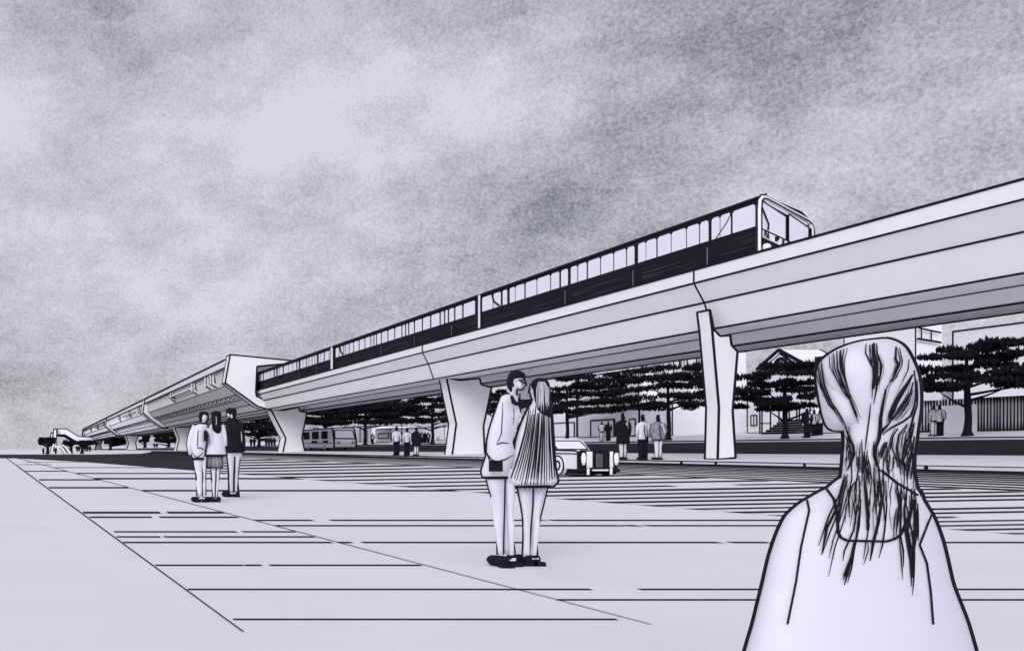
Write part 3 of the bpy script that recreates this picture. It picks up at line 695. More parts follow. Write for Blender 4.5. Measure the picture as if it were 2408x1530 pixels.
for i, (x, kd, w_) in enumerate(((992.5, 'shirt', 'leftmost'), (999.5, 'dark', 'middle'), (1007, 'shirt', 'rightmost'))):
    person_small(x, 1038, 26, kd, '%s of three small figures left of a tree trunk by the wide pier' % w_, 47, GS)
for i, (x, w_) in enumerate(((590.5, 'left one of a dark pair left of the tree trunk by the station pier'), (598, 'right one of a dark pair left of the tree trunk by the station pier'), (626, 'first from left of four dark figures next to the station pier'), (632.5, 'second from left of four dark figures next to the station pier'), (639, 'third from left of four dark figures next to the station pier'), (645.5, 'last of four dark figures next to the station pier'))):
    person_small(x, 1051, 18, 'dark', w_, 47, GS)
for x, w_ in ((342, 'dark far figure left of a tree between the station piers'), (363, 'left one of two dark far figures left of the thin trunk'), (369, 'right one of two dark far figures left of the thin trunk')):
    person_small(x, 1056, 10.5, 'dark', w_, 46, GS)
for x, X_, w_ in ((181, 16.5, 'left one of a dark pair under the footbridge'), (186, 17.5, 'right one of a dark pair under the footbridge'), (200, 19.5, 'leftmost of three dark figures left of the last pier'), (205.5, 20.6, 'middle of three dark figures left of the last pier'), (211.5, 21.5, 'rightmost of three dark figures left of the last pier')):
    person_small(x, 1062, 13, 'dark', w_, X_, 'people at the far end')
for x, w_ in ((102, 'dark figure at the far left under the round tree'), (131, 'dark figure by the column of the footbridge'), (152, 'dark figure at the foot of the stair rail')):
    X_ = (x-CX)*200/F; Y = 200
    r_ = empty('person', (X_, Y, -.12)); tag(r_, w_, 'person', 'people at the far end'); addbody(r_, BODY, .85)
    m = M(); m.loft([(.05, -.2, .2, 0, .15), (.8, -.26, .26, 0, .2), (1.2, -.25, .25, 0, .18), (1.35, -.08, .08, 0, .08), (1.5, -.1, .1, 0, .1), (1.56, -.03, .03, 0, .04)], DARK); m.build('coat', r_)
VX = 0.0
root = empty('stair_rail', (3, 198, 0)); tag(root, 'white bent stair rails reaching the ground at the far left of the station', 'handrail')
for pts in ([(122, 1062), (124, 1050), (127, 1045), (131, 1046), (131, 1052)], [(133, 1051), (142, 1050), (150, 1058), (153, 1065)], [(147, 1047), (154, 1050), (166, 1066)]):
    m = M(); q = [W(a, b, 197) for a, b in pts]; m.tube(q, .28, PAPER, 6); m.tube([p+Vector((.33, -.1, .1)) for p in q], .1, INK, 5); m.tube([p+Vector((-.33, -.1, -.1)) for p in q], .1, INK, 5); m.build('rail', root, root.location)

# --- near figures, traced rows (y, xl, xr) in picture px at depth Y0 -> volumes
class Fig:
    def __init__(s, xc, Y0, label, group=None):
        global VX; VX = (xc-CX)/F; s.vx = VX
        s.Y = Y0; s.o = Vector(((xc-CX)*Y0/F, Y0, 0))
        s.root = empty('person', s.o); tag(s.root, label, 'person', group)
        s.s = F/Y0
    def p(s, x, y, dy=0):                     # local point
        Y = s.Y+dy
        return Vector(((x-CX)*Y/F-s.o.x, dy, 1+(HZ-y)*Y/F))
    def rows(s, L, ratio=.6, yc=0):
        out = []
        for r in L:
            y, xl, xr = r[:3]; ra = r[3] if len(r) > 3 else ratio; c = r[4] if len(r) > 4 else yc
            a, b = s.p(xl, y), s.p(xr, y)
            out.append((a.z, a.x, b.x, c, max((b.x-a.x)/2*ra, .004)))
        return out
    def loft(s, name, L, mt=CLOTH, px=4.5, ratio=.6, yc=0, capink=0, parent=None, extra=None):
        m = M(); m.loft(s.rows(sorted(L, key=lambda r: -r[0]), ratio, yc), mt, px=px*.75/s.s if px else 0, capink=capink)
        rows = m.rows
        if extra: extra(m, rows)
        o = m.build(name, parent or s.root, smooth=True)
        return o, rows
    def on(s, rows, x, y, off=.003):          # point on the camera side of a lofted surface
        if isinstance(rows, tuple):           # several surfaces: the nearest one
            return min((s.on(r_, x, y, off) for r_ in rows if min(q[0] for q in r_)-.004 < s.p(x, y).z < max(q[0] for q in r_)+.004), key=lambda p: p.y, default=s.on(rows[0], x, y, off))
        dy = 0
        for _ in range(4):
            q = s.p(x, y, dy)
            rr = sorted(rows, key=lambda r: r[0]); z = q.z
            v = [interp(z, [(r[0], r[i]) for r in rr]) for i in (1, 2, 3, 4)]
            xc, rx = (v[0]+v[1])/2, max((v[1]-v[0])/2, 1e-4)
            t = max(-1, min(1, (q.x-xc-s.vx*dy)/rx))
            dy = v[2]-v[3]*math.sqrt(1-t*t)-off
        return s.p(x, y, dy)
    def line(s, m, rows, pts, px=3.0, mt=INK, taper=True, sub=3):
        q = []
        for a, b in zip(pts, pts[1:]):
            for k in range(sub): q.append((lerp(a[0], b[0], k/sub), lerp(a[1], b[1], k/sub)))
        q.append(pts[-1])
        P = [s.on(rows, *t) for t in q]; n = len(P)
        rad = [px/2/s.s*(interp(i/(n-1), [(0, .5), (.3, 1), (.75, 1), (1, .35)]) if taper else 1) for i in range(n)]
        m.tube(P, rad, mt, 6)

# the couple
G_ = 'embracing couple'
f = Fig(1190, 7.33, 'man with glasses in a long white jacket, facing the woman he embraces', G_)
s = f.s; kk = 1.66/1.75
def lx(f, x): return (x-CX)*f.Y/F-f.o.x
me = bake(bodymesh(kk, headx=lx(f, 1213)/kk, hipx=lx(f, 1178)/kk, ankL=lx(f, 1176)/kk, ankR=lx(f, 1201)/kk, face=(1, 0), shoulder=.13, legw=.55, tw=.55,
     armL=[(lx(f, 1188)/kk, -.02, 1.34), (lx(f, 1176)/kk, -.03, 1.16), (lx(f, 1178)/kk, -.02, 1.04)], armR=[(lx(f, 1200)/kk, .08, 1.34), (lx(f, 1215)/kk, .14, 1.24), (lx(f, 1240)/kk, .16, 1.27)]), .009)
addbody(f.root, me)
def ex(m, rows):
    for pts, w in (([(1182, 944), (1181, 985), (1179, 1020), (1168, 1044)], 2.2), ([(1168, 1045), (1180, 1040), (1197, 1042)], 3), ([(1146, 1067), (1156, 1080), (1168, 1085), (1188, 1080), (1209, 1068)], 3.2), ([(1200, 928), (1206, 945), (1208, 975), (1207, 1000)], 3.6)):
        f.line(m, rows, pts, w)
f.loft('jacket', [(926, 1192, 1208, .6), (931, 1180, 1211), (940, 1175, 1213), (965, 1166, 1212), (1000, 1154, 1211), (1035, 1146, 1205), (1067, 1144, 1213), (1090, 1137, 1206), (1108, 1132, 1200), (1122, 1136, 1194)], ratio=.75, px=5, capink=1, extra=ex)
f.loft('trouser_leg', [(1100, 1138, 1188), (1150, 1150, 1186), (1200, 1166, 1185), (1260, 1169, 1183.5), (1303, 1170, 1183)], ratio=.9, px=4)
f.loft('trouser_leg', [(1100, 1180, 1210), (1150, 1187, 1205), (1200, 1185, 1203), (1250, 1184, 1204), (1302, 1185, 1211)], ratio=.9, px=4, yc=.05)
m = M(); a = f.p(1150, 1108, -.17); b = f.p(1178, 1082, -.17); m.box(a.x, b.x, -.2, -.165, a.z, b.z, DARK); m.tube([f.p(1152, 1084, -.18), f.p(1146, 1068, -.16), f.p(1143, 1060, -.1)], .006, INK, 5); m.build('pocket_bag', f.root)
m = M(); a = f.p(1210, 978, -.03); b = f.p(1228, 952, -.03); m.box(a.x, b.x, -.02, .06, a.z, b.z, DARK)
m.tube([f.p(1203, 930, -.12), f.p(1208, 945, -.13), f.p(1216, 950, -.08)], [.012, .02, .015], DARK, 8); m.build('dark_shirt', f.root)
m = M(); m.limb([f.p(1206, 944, .02), f.p(1226, 950, .05), f.p(1250, 946, .03)], [.04, .042, .03], DARK); m.build('sleeve', f.root, smooth=True)
f.loft('hair', [(871, 1206, 1222, 1.6), (875, 1199, 1231, 1.6), (881, 1195, 1236, 1.55), (888, 1193, 1232, 1.6), (893, 1191, 1216, 2.2), (901, 1191, 1210, 2.9), (909, 1192, 1208, 3.1), (918, 1196, 1207, 3.2), (925, 1200, 1206, 3.2)], DARK, px=0, yc=0)
m = M()
for x in (1220, 1231): m.tube([f.p(x, 897, -.075)+Vector((math.cos(t)*.016, 0, math.sin(t)*.014)) for t in [i*math.pi/5 for i in range(11)]], .0065, INK, 5)
m.tube([f.p(1206, 896, -.08), f.p(1216, 896, -.08)], .006, INK, 5); m.tube([f.p(1225, 897, -.075), f.p(1227, 897, -.075)], .006, INK, 5); m.build('glasses', f.root)
m = M(); m.tube([f.p(a, b, -.06) for a, b in ((1229, 883), (1233, 890), (1236, 900), (1237, 905), (1233, 908), (1230, 915), (1222, 917), (1217, 915), (1215, 922), (1217, 930))], .008, INK, 5)
m.tube([f.p(1206, 900, -.08), f.p(1208, 905, -.082), f.p(1206, 909, -.08)], .006, INK, 5); m.build('face_contour', f.root)
shoes(f.root, [(lx(f, 1170), -.08, -1), (lx(f, 1203), 0, 1)], 1.05, 0, ln=.2, turn=.5, px=.008)

f = Fig(1252, 7.36, 'long-haired woman in a pleated tent dress, embraced by the man with glasses', G_)
kk = 1.60/1.75
me = bake(bodymesh(kk, headx=lx(f, 1265)/kk, hipx=lx(f, 1252)/kk, ankL=lx(f, 1239)/kk, ankR=lx(f, 1254)/kk, face=(-.9, .4), shoulder=.12, legw=.55, tw=.55, armL=[(lx(f, 1242)/kk, .05, 1.32), (lx(f, 1236)/kk, .16, 1.12), (lx(f, 1224)/kk, .2, 1.2)], armR=[(lx(f, 1284)/kk, .05, 1.3), (lx(f, 1286)/kk, .16, 1.06), (lx(f, 1266)/kk, .22, 1.16)]), .009)
addbody(f.root, me)
def ex(m, rows):
    rnd = random.Random(3)
    for i in range(17):
        t = (i+.5)/17
        xb = 1194+t*115+rnd.uniform(-2, 2); yb = 1138+16*math.sin(math.pi*t)
        xt = 1243+t*52+rnd.uniform(-2, 2); yt = 950+rnd.uniform(0, 25)
        pts = [(xt, yt), (lerp(xt, xb, .2), lerp(yt, yb, .3)), (lerp(xt, xb, .5), lerp(yt, yb, .6)), (xb, yb)]
        f.line(m, rows, pts, rnd.choice((2.2, 2.8, 4.2)), sub=4)
f.loft('dress', [(938, 1252, 1284, .6), (953, 1246, 1294), (995, 1226, 1298), (1040, 1212, 1301), (1090, 1203, 1304), (1120, 1196, 1309), (1131, 1193, 1311), (1142, 1206, 1300, .75)], ratio=.72, px=5.5, capink=1, extra=ex)
f.loft('stocking', [(1130, 1214, 1252), (1180, 1224, 1252), (1220, 1230, 1249), (1260, 1231, 1246), (1310, 1229, 1243)], ratio=.9, px=4.5)
f.loft('stocking', [(1130, 1250, 1290), (1180, 1252, 1279), (1225, 1248, 1268), (1265, 1246, 1262), (1308, 1243, 1263)], ratio=.9, px=4.5, yc=.03)
def ex(m, rows):
    rnd = random.Random(5)
    for i in range(11):
        x = 1262+i*2.9; f.line(m, rows, [(1266+i*1.4, 897), (x, 915), (x+rnd.uniform(-2, 1), 940), (x+rnd.uniform(-1, 2), 962+rnd.uniform(-10, 8))], rnd.choice((1.4, 2.0)), CLOTH)
f.loft('hair', [(890, 1262, 1277, .8), (895, 1253, 1288, .8), (906, 1248, 1293, .8), (925, 1252, 1295, .8), (945, 1258, 1296, .75), (965, 1256, 1297, .7), (978, 1259, 1296, .6), (984, 1264, 1292, .5)], DARK, px=0, yc=-.03, extra=ex)
m = M(); m.tube([f.p(a, b, -.02) for a, b in ((1249, 902), (1246, 912), (1243, 922), (1247, 926), (1247, 932), (1252, 936))], .008, INK, 5); m.build('face_contour', f.root)
shoes(f.root, [(lx(f, 1236), 0, -1), (lx(f, 1256), 0, 1)], 1.0, 0, ln=.2, turn=.7, px=.006)

# three friends
G_ = 'three friends seen from behind'
f = Fig(470, 16.13, 'young man with short dark hair and white jacket, left one of the three friends', G_); kk = 1.71/1.75
me = bake(bodymesh(kk, headx=lx(f, 480)/kk, hipx=lx(f, 469)/kk, ankL=lx(f, 467)/kk, ankR=lx(f, 480)/kk, face=(.7, .7), shoulder=.13, legw=.55, tw=.55, armL=[(lx(f, 459)/kk, 0, 1.38), (lx(f, 450)/kk, -.02, 1.1), (lx(f, 452)/kk, .03, .95)]), .011); addbody(f.root, me)
def ex(m, rows):
    f.line(m, rows, [(466, 1010), (465, 1030), (464, 1053)], 2.4); f.line(m, rows, [(464, 1053), (470, 1052), (480, 1057)], 2.8); f.line(m, rows, [(452, 1062), (458, 1072), (466, 1074), (478, 1063)], 2.4)
f.loft('jacket', [(996, 470, 484, .8), (1000, 459, 488), (1012, 454, 487), (1040, 450, 485), (1058, 450, 482), (1078, 453, 480)], ratio=.8, px=4.4, capink=1, extra=ex)
m = M(); m.limb([f.p(459, 1001), f.p(450, 1022), f.p(445, 1045), f.p(449, 1068)], [.06, .055, .05, .045], CLOTH, px=.016); m.build('sleeve', f.root, smooth=True)
f.loft('trouser_leg', [(1070, 453, 476), (1100, 459, 476), (1130, 463, 476), (1166, 464, 476)], ratio=.9, px=4)
f.loft('trouser_leg', [(1070, 473, 487), (1100, 473, 483), (1130, 473, 482), (1164, 473, 483)], ratio=.9, px=4, yc=.05)
m = M(); a, b = f.p(480, 1037, -.13), f.p(487, 1012, -.13); m.box(a.x, b.x, -.16, -.08, a.z, b.z, DARK); m.build('shoulder_bag', f.root)
f.loft('hair', [(967.5, 472, 486), (970, 469, 489), (976, 467.5, 489, .8), (983, 467.5, 481, .9), (992, 470, 477, .9)], DARK, px=0, ratio=.85, yc=-.02)
m = M(); m.tube([f.p(a, b, -.05) for a, b in ((489.5, 972), (490, 980), (489, 987), (485, 992), (481, 995))], .016, INK, 5); m.build('face_contour', f.root)
shoes(f.root, [(lx(f, 464), 0, -1), (lx(f, 481), .0, 1)], 1.15, 0, ln=.22, turn=.5, px=.012)

f = Fig(506, 16.2, 'woman with long dark hair, loose white top and pleated skirt, middle of the three friends', G_); kk = 1.70/1.75
me = bake(bodymesh(kk, headx=lx(f, 508)/kk, hipx=0, ankL=lx(f, 502.5)/kk, ankR=lx(f, 508.5)/kk, shoulder=.1, legw=.45, tw=.55), .011); addbody(f.root, me)
f.loft('top', [(995, 500, 516, .7), (999, 493, 522), (1015, 491, 525), (1040, 488, 528), (1060, 484, 531), (1070, 481, 533)], ratio=.65, px=3.6, capink=1)
for pts in ([(494, 1000), (489, 1015), (485, 1035), (484, 1055)], [(521, 999), (526, 1012), (529, 1030), (530, 1048)]):
    m = M(); m.limb([f.p(a, b) for a, b in pts], [.045, .045, .04, .035], CLOTH, px=.013); m.build('sleeve', f.root, smooth=True)
def ex(m, rows):
    for i in range(11): f.line(m, rows, [(489+i*3.4, 1072), (489.5+i*3.2, 1085), (490+i*3.1, 1099)], 1.3 if 3 < i < 9 else .9, CLOTH)
f.loft('skirt', [(1066, 487, 526), (1085, 486.5, 525), (1100, 488, 524)], DARK, px=0, ratio=.7, extra=ex)
f.loft('stocking', [(1096, 496, 508), (1120, 498, 507), (1145, 500, 506.5), (1170, 501, 506)], ratio=.9, px=3.4)
f.loft('stocking', [(1096, 505, 518), (1120, 505, 514), (1145, 505, 511), (1170, 505, 510)], ratio=.9, px=3.4, yc=.03)
def ex(m, rows):
    f.line(m, rows, [(508, 978), (509, 990), (508, 1000)], 1.5, CLOTH)
f.loft('hair', [(966, 503, 514), (969, 498, 519), (978, 496.5, 520.5), (995, 498, 520), (1010, 499, 521), (1019, 505, 518)], DARK, px=0, ratio=.8, yc=-.05, extra=ex)
shoes(f.root, [(lx(f, 499), 0, -1), (lx(f, 509), 0, 1)], 1.1, 0, ln=.22, turn=.6, px=.006)

f = Fig(549, 17.9, 'man in a black coat and white trousers, right one of the three friends', G_); kk = 1.87/1.75
me = bake(bodymesh(kk, headx=lx(f, 544)/kk, hipx=0, ankL=lx(f, 543)/kk, ankR=lx(f, 554)/kk, shoulder=.13, legw=.6, tw=.65), .011); addbody(f.root, me)
f.loft('coat', [(980, 540, 552, .8), (988, 533, 562), (1000, 529, 567), (1030, 528, 569), (1064, 530, 571)], DARK, ratio=.7, px=0)
for pts in ([(534, 993), (528, 1015), (527, 1045), (529, 1060)], [(563, 993), (570, 1015), (572, 1045), (571, 1062)]):
    m = M(); m.limb([f.p(a, b) for a, b in pts], [.06, .055, .05, .045], DARK); m.build('sleeve', f.root, smooth=True)
f.loft('trouser_leg', [(1060, 534, 552), (1100, 537.5, 550), (1130, 539, 549), (1158, 539, 549)], ratio=.9, px=4.4)
f.loft('trouser_leg', [(1060, 548, 566), (1100, 549, 560), (1130, 548, 558), (1158, 549, 560)], ratio=.9, px=4.4, yc=.05)
f.loft('hair', [(959, 536, 552), (962, 532, 556), (970, 531.5, 556.5), (977, 533, 556), (984, 540, 551)], DARK, px=0, ratio=.85, yc=-.03)
m = M(); m.tube([f.p(535.5, 972, -.16), f.p(539, 979, -.15)], .02, SKIN, 6); m.tube([f.p(544, 974, -.16), f.p(545, 982, -.14)], .02, SKIN, 6); m.build('ear', f.root)
shoes(f.root, [(lx(f, 536), 0, -1), (lx(f, 554), 0, 1)], 1.3, 0, ln=.2, turn=.6, px=.016)

# the woman in the foreground
f = Fig(2040, 2.0, 'woman with very long hair seen from behind, large in the foreground at right')
m = M()
m.loft(f.rows(sorted([(1600, 1850, 2150, .6), (1500, 1900, 2160), (1400, 1900, 2160), (1300, 1900, 2160), (1200, 1920, 2140), (1150, 1990, 2100), (1110, 2000, 2090), (1050, 2010, 2100), (1000, 2000, 2110)], key=lambda r: -r[0]), .5, .02), SKIN)
m.loft(f.rows(sorted([(1012, 1957, 2040, .7), (1009, 1950, 2060, .7), (1000, 1943, 2100, .75), (980, 1935, 2130, .8), (953, 1929, 2140, .8), (925, 1924, 2140, .8), (898, 1920, 2140, .8), (870, 1921, 2140, .8), (842, 1945, 2120, .8), (815, 2000, 2090, .8)], key=lambda r: -r[0]), .8, 0), SKIN)
m.tube([f.p(1925, 930, .045), f.p(1921, 945, .06), f.p(1932, 950, .05)], [.006, .011, .006], SKIN, 6)
for sg, pts in ((-1, [(1915, 1240), (1875, 1330), (1850, 1480), (1860, 1600)]), (1, [(2130, 1240), (2160, 1330), (2180, 1480), (2160, 1600)])):
    q = [f.p(a, b, .02) for a, b in pts]; q[-1] += Vector((0, .1, 0)); m.tube(q, [.035, .035, .03, .024], SKIN, 10)
    c = q[-1]
    m.tube([c, c+Vector((-sg*.02, .04, -.02)), c+Vector((-sg*.03, .07, -.03))], [.022, .03, .026], SKIN, 8)
    for i in range(4):
        st = c+Vector((-sg*.03+(i-1.5)*.015, .08, -.03)); m.tube([st, st+Vector((-sg*.005, .035, -.006)), st+Vector((-sg*.008, .06-.006*abs(i-1), -.02))], [.0085, .008, .0065], SKIN, 6)
    st = c+Vector((-sg*.05, .03, -.02)); m.tube([st, st+Vector((-sg*.02, .03, 0)), st+Vector((-sg*.025, .055, -.005))], [.011, .009, .007], SKIN, 6)
# folded legs, kneeling on the ground
for sg in (-1, 1):
    hx = .04+sg*.09
    m.tube([(hx, 0, .42), (hx+sg*.02, .16, .25), (hx+sg*.03, .30, .07)], [.085, .075, .055], SKIN, 12)
    m.tube([(hx+sg*.03, .30, .06), (hx+sg*.02, .05, .055), (hx+sg*.01, -.14, .045), (hx, -.22, .03)], [.055, .06, .035, .022], SKIN, 12)
frows = None; mb = bake(m, .009); addbody(f.root, mb)
FT = M(); FT.loft(f.rows(sorted([(1012, 1957, 2040, .7), (1009, 1950, 2060, .7), (1000, 1943, 2100, .75), (980, 1935, 2130, .8), (953, 1929, 2140, .8), (925, 1924, 2140, .8), (898, 1920, 2140, .8), (870, 1921, 2140, .8), (842, 1945, 2120, .8), (815, 2000, 2090, .8)], key=lambda r: -r[0]), .8, 0), SKIN); frows = FT.rows
face = M(); face.tube([f.p(a, b, -.0) for a, b in ((1917, 872), (1917, 898), (1921, 925), (1927, 953), (1933, 980), (1941, 1000), (1947, 1008), (1956, 1012), (1984, 1014))], .0026, INK, 6); face.build('face_contour', f.root)
def back(m, rows):
    # sleeve seams, neckline
    for pts, w in (([(1898, 1175), (1903, 1199), (1884, 1284), (1872, 1367), (1852, 1466)], 4), ([(2190, 1211), (2163, 1280), (2180, 1323), (2189, 1390), (2195, 1467)], 4),
                   ([(1942, 1146), (1961, 1172), (1969, 1211), (1971, 1250), (1978, 1263), (1993, 1270), (2041, 1271), (2085, 1272), (2105, 1266), (2119, 1255), (2134, 1221), (2153, 1176)], 5.5)):
        f.line(m, rows, pts, w, taper=False, sub=4)
TOR = [(1112, 2005, 2120, .55), (1118, 1984, 2140, .5), (1132, 1962, 2148, .5), (1146, 1945, 2155), (1158, 1922, 2165), (1173, 1896, 2170), (1187, 1874, 2178), (1207, 1852, 2190), (1221, 1842, 2197), (1246, 1830, 2207), (1275, 1819, 2216.5), (1309, 1808.5, 2225), (1345, 1800, 2233), (1376, 1793, 2241), (1420, 1782, 2258), (1465, 1771, 2275), (1530, 1752, 2294), (1600, 1735, 2315), (1700, 1770, 2290)]
o, trows = f.loft('blouse', TOR, ratio=.40, px=8, yc=.0, extra=back)
SK = M(); SK.loft([(0.0, -.36, .40, .02, .34), (.10, -.33, .37, .02, .31), (.22, -.27, .31, .02, .2), (.35, -.22, .26, .01, .13), (.44, -.19, .23, 0, .1)], CLOTH, px=.004); SK.build('skirt', f.root, smooth=True)
HR = [(798.5, 2066, 2092, .7), (803, 2030, 2105, .75), (809, 2005, 2117, .8), (817, 1982, 2127, .8), (830, 1956, 2136, .85), (845, 1936, 2144), (860, 1925, 2151), (880, 1922, 2158), (905, 1930, 2162), (930, 1942, 2163.5), (950, 1955, 2163.5), (970, 1968, 2162), (990, 1980, 2159), (1010, 1984, 2156), (1040, 1986, 2152), (1065, 1984, 2148), (1090, 1982, 2147), (1110, 1980, 2148), (1130, 1977, 2151), (1150, 1972, 2155, .78), (1175, 1966, 2158, .74), (1205, 1962, 2158, .68), (1240, 1968, 2150, .55), (1265, 1985, 2130, .4)]
HR = [r if len(r) > 3 else (*r, .86) for r in HR]
def strands(m, rows):
    Z = lambda l: [(1857.5+a*.2759, 759.9+b*.2759) for a, b in l]
    rnd = random.Random(11)
    S = [([(240, 340), (245, 420), (265, 520), (300, 610), (345, 690), (400, 740), (440, 800), (480, 880)], 5.5), ([(270, 320), (275, 420), (300, 540), (350, 660), (400, 735)], 3.5), ([(225, 420), (240, 500), (280, 590)], 2.5),
         ([(335, 270), (340, 370), (400, 480), (460, 590), (510, 650), (545, 740), (570, 810), (590, 855)], 4), ([(370, 250), (375, 350), (400, 440), (450, 540), (500, 620)], 3.5), ([(400, 235), (405, 380), (440, 480), (490, 600), (540, 700), (580, 800)], 6),
         ([(460, 215), (445, 320), (455, 430), (490, 540), (520, 640)], 5), ([(490, 210), (462, 330), (470, 450), (500, 560)], 3), ([(430, 225), (430, 330), (445, 430)], 2),
         ([(650, 175), (645, 250), (680, 320), (710, 380), (715, 450), (705, 530), (700, 640)], 5), ([(715, 170), (715, 260), (735, 340), (735, 420), (725, 480), (710, 560)], 13), ([(740, 170), (745, 260), (775, 340), (775, 430), (745, 500), (735, 580), (715, 690)], 6), ([(700, 180), (705, 280), (725, 360)], 4), ([(755, 260), (790, 360), (770, 470), (740, 560)], 2.4),
         ([(905, 200), (900, 300), (920, 350), (900, 420), (870, 490)], 8), ([(915, 210), (940, 310), (935, 360), (890, 450), (850, 500)], 4), ([(940, 330), (900, 440), (830, 540), (800, 640), (780, 760)], 3), ([(1020, 310), (1010, 400), (960, 500), (900, 620)], 1.6),
         ([(1045, 440), (1000, 520), (950, 600), (900, 690), (870, 770), (850, 850)], 13), ([(1050, 500), (1030, 590), (980, 670), (920, 760), (870, 830)], 6), ([(1030, 480), (960, 560), (900, 660), (860, 760)], 5), ([(1055, 560), (1010, 680), (960, 760), (900, 830)], 3.2), ([(1060, 610), (1040, 700), (970, 790), (920, 830)], 2),
         ([(1060, 400), (1075, 520), (1075, 620), (1060, 700), (1030, 790), (960, 840), (880, 880), (820, 920), (790, 950)], 7), ([(1085, 480), (1090, 600), (1085, 700), (1060, 780), (1030, 900), (1020, 1040)], 5),
         ([(690, 680), (680, 780), (665, 890), (650, 1000), (640, 1090)], 4.5), ([(820, 560), (795, 680), (775, 800), (770, 900), (760, 980), (730, 1060), (725, 1120), (745, 1200), (770, 1260)], 11), ([(800, 640), (785, 760), (770, 870)], 3), ([(850, 850), (800, 900), (770, 950)], 8),
         ([(470, 880), (500, 960), (540, 1040), (548, 1110), (520, 1190), (490, 1250)], 7), ([(470, 950), (500, 1040), (525, 1100), (510, 1180)], 4), ([(490, 960), (515, 1050), (530, 1140)], 3), ([(475, 1020), (480, 1110), (485, 1190)], 2),
         ([(605, 1010), (595, 1120), (590, 1260)], 1.8), ([(580, 1130), (585, 1200), (590, 1270)], 3), ([(635, 1090), (635, 1180), (650, 1250), (670, 1330)], 7), ([(660, 1120), (690, 1240), (685, 1330)], 3.4), ([(640, 1170), (650, 1290), (660, 1380)], 3),
         ([(920, 890), (880, 960), (860, 1040), (850, 1100)], 5), ([(830, 1010), (800, 1070), (775, 1150)], 8), ([(840, 1060), (830, 1150), (850, 1260)], 2.4), ([(880, 970), (870, 1060), (900, 1150), (930, 1230)], 3), ([(1000, 860), (930, 950), (910, 1060), (930, 1180), (950, 1290)], 6), ([(1040, 850), (990, 960), (970, 1060), (960, 1160), (970, 1240)], 4), ([(1060, 840), (1040, 960), (1000, 1060), (970, 1180)], 5), ([(1060, 960), (1040, 1080), (1010, 1200), (1000, 1320)], 5), ([(1040, 1010), (1000, 1150), (960, 1290)], 3), ([(1050, 1100), (1040, 1230), (1030, 1330)], 4)]
    for l, w in S: f.line(m, (rows, frows), Z(l), w*.62, sub=4)
    for i in range(95):
        l, w = rnd.choice(S); k0 = rnd.randint(0, max(0, len(l)-4)); l = l[k0:k0+rnd.randint(3, 6)]
        ox = rnd.uniform(-26, 26)
        if len(l) > 1: f.line(m, (rows, frows), Z([(a+ox+rnd.uniform(-4, 4), b+rnd.uniform(-8, 8)) for a, b in l]), rnd.uniform(.9, 1.9), sub=4)
    for i in range(26):
        x = rnd.uniform(480, 1050); y = rnd.uniform(980, 1200)
        f.line(m, rows, Z([(x, y), (x+rnd.uniform(-12, 12), y+60), (x+rnd.uniform(-25, 25), y+130)]), rnd.uniform(1, 2.2))
HR.insert(0, (797.5, 2076, 2082, .7))
o, hrows = f.loft('hair', HR, ratio=.86, px=8, yc=-.005, extra=strands)
m = M(); m.tube([f.p(a, b) for a, b in ((1998, 812), (2020, 805.5), (2045, 801), (2066, 798.5), (2092, 798.5), (2106, 803), (2120, 809.5))], .0042, INK, 6); m.build('hair_crown', f.root)
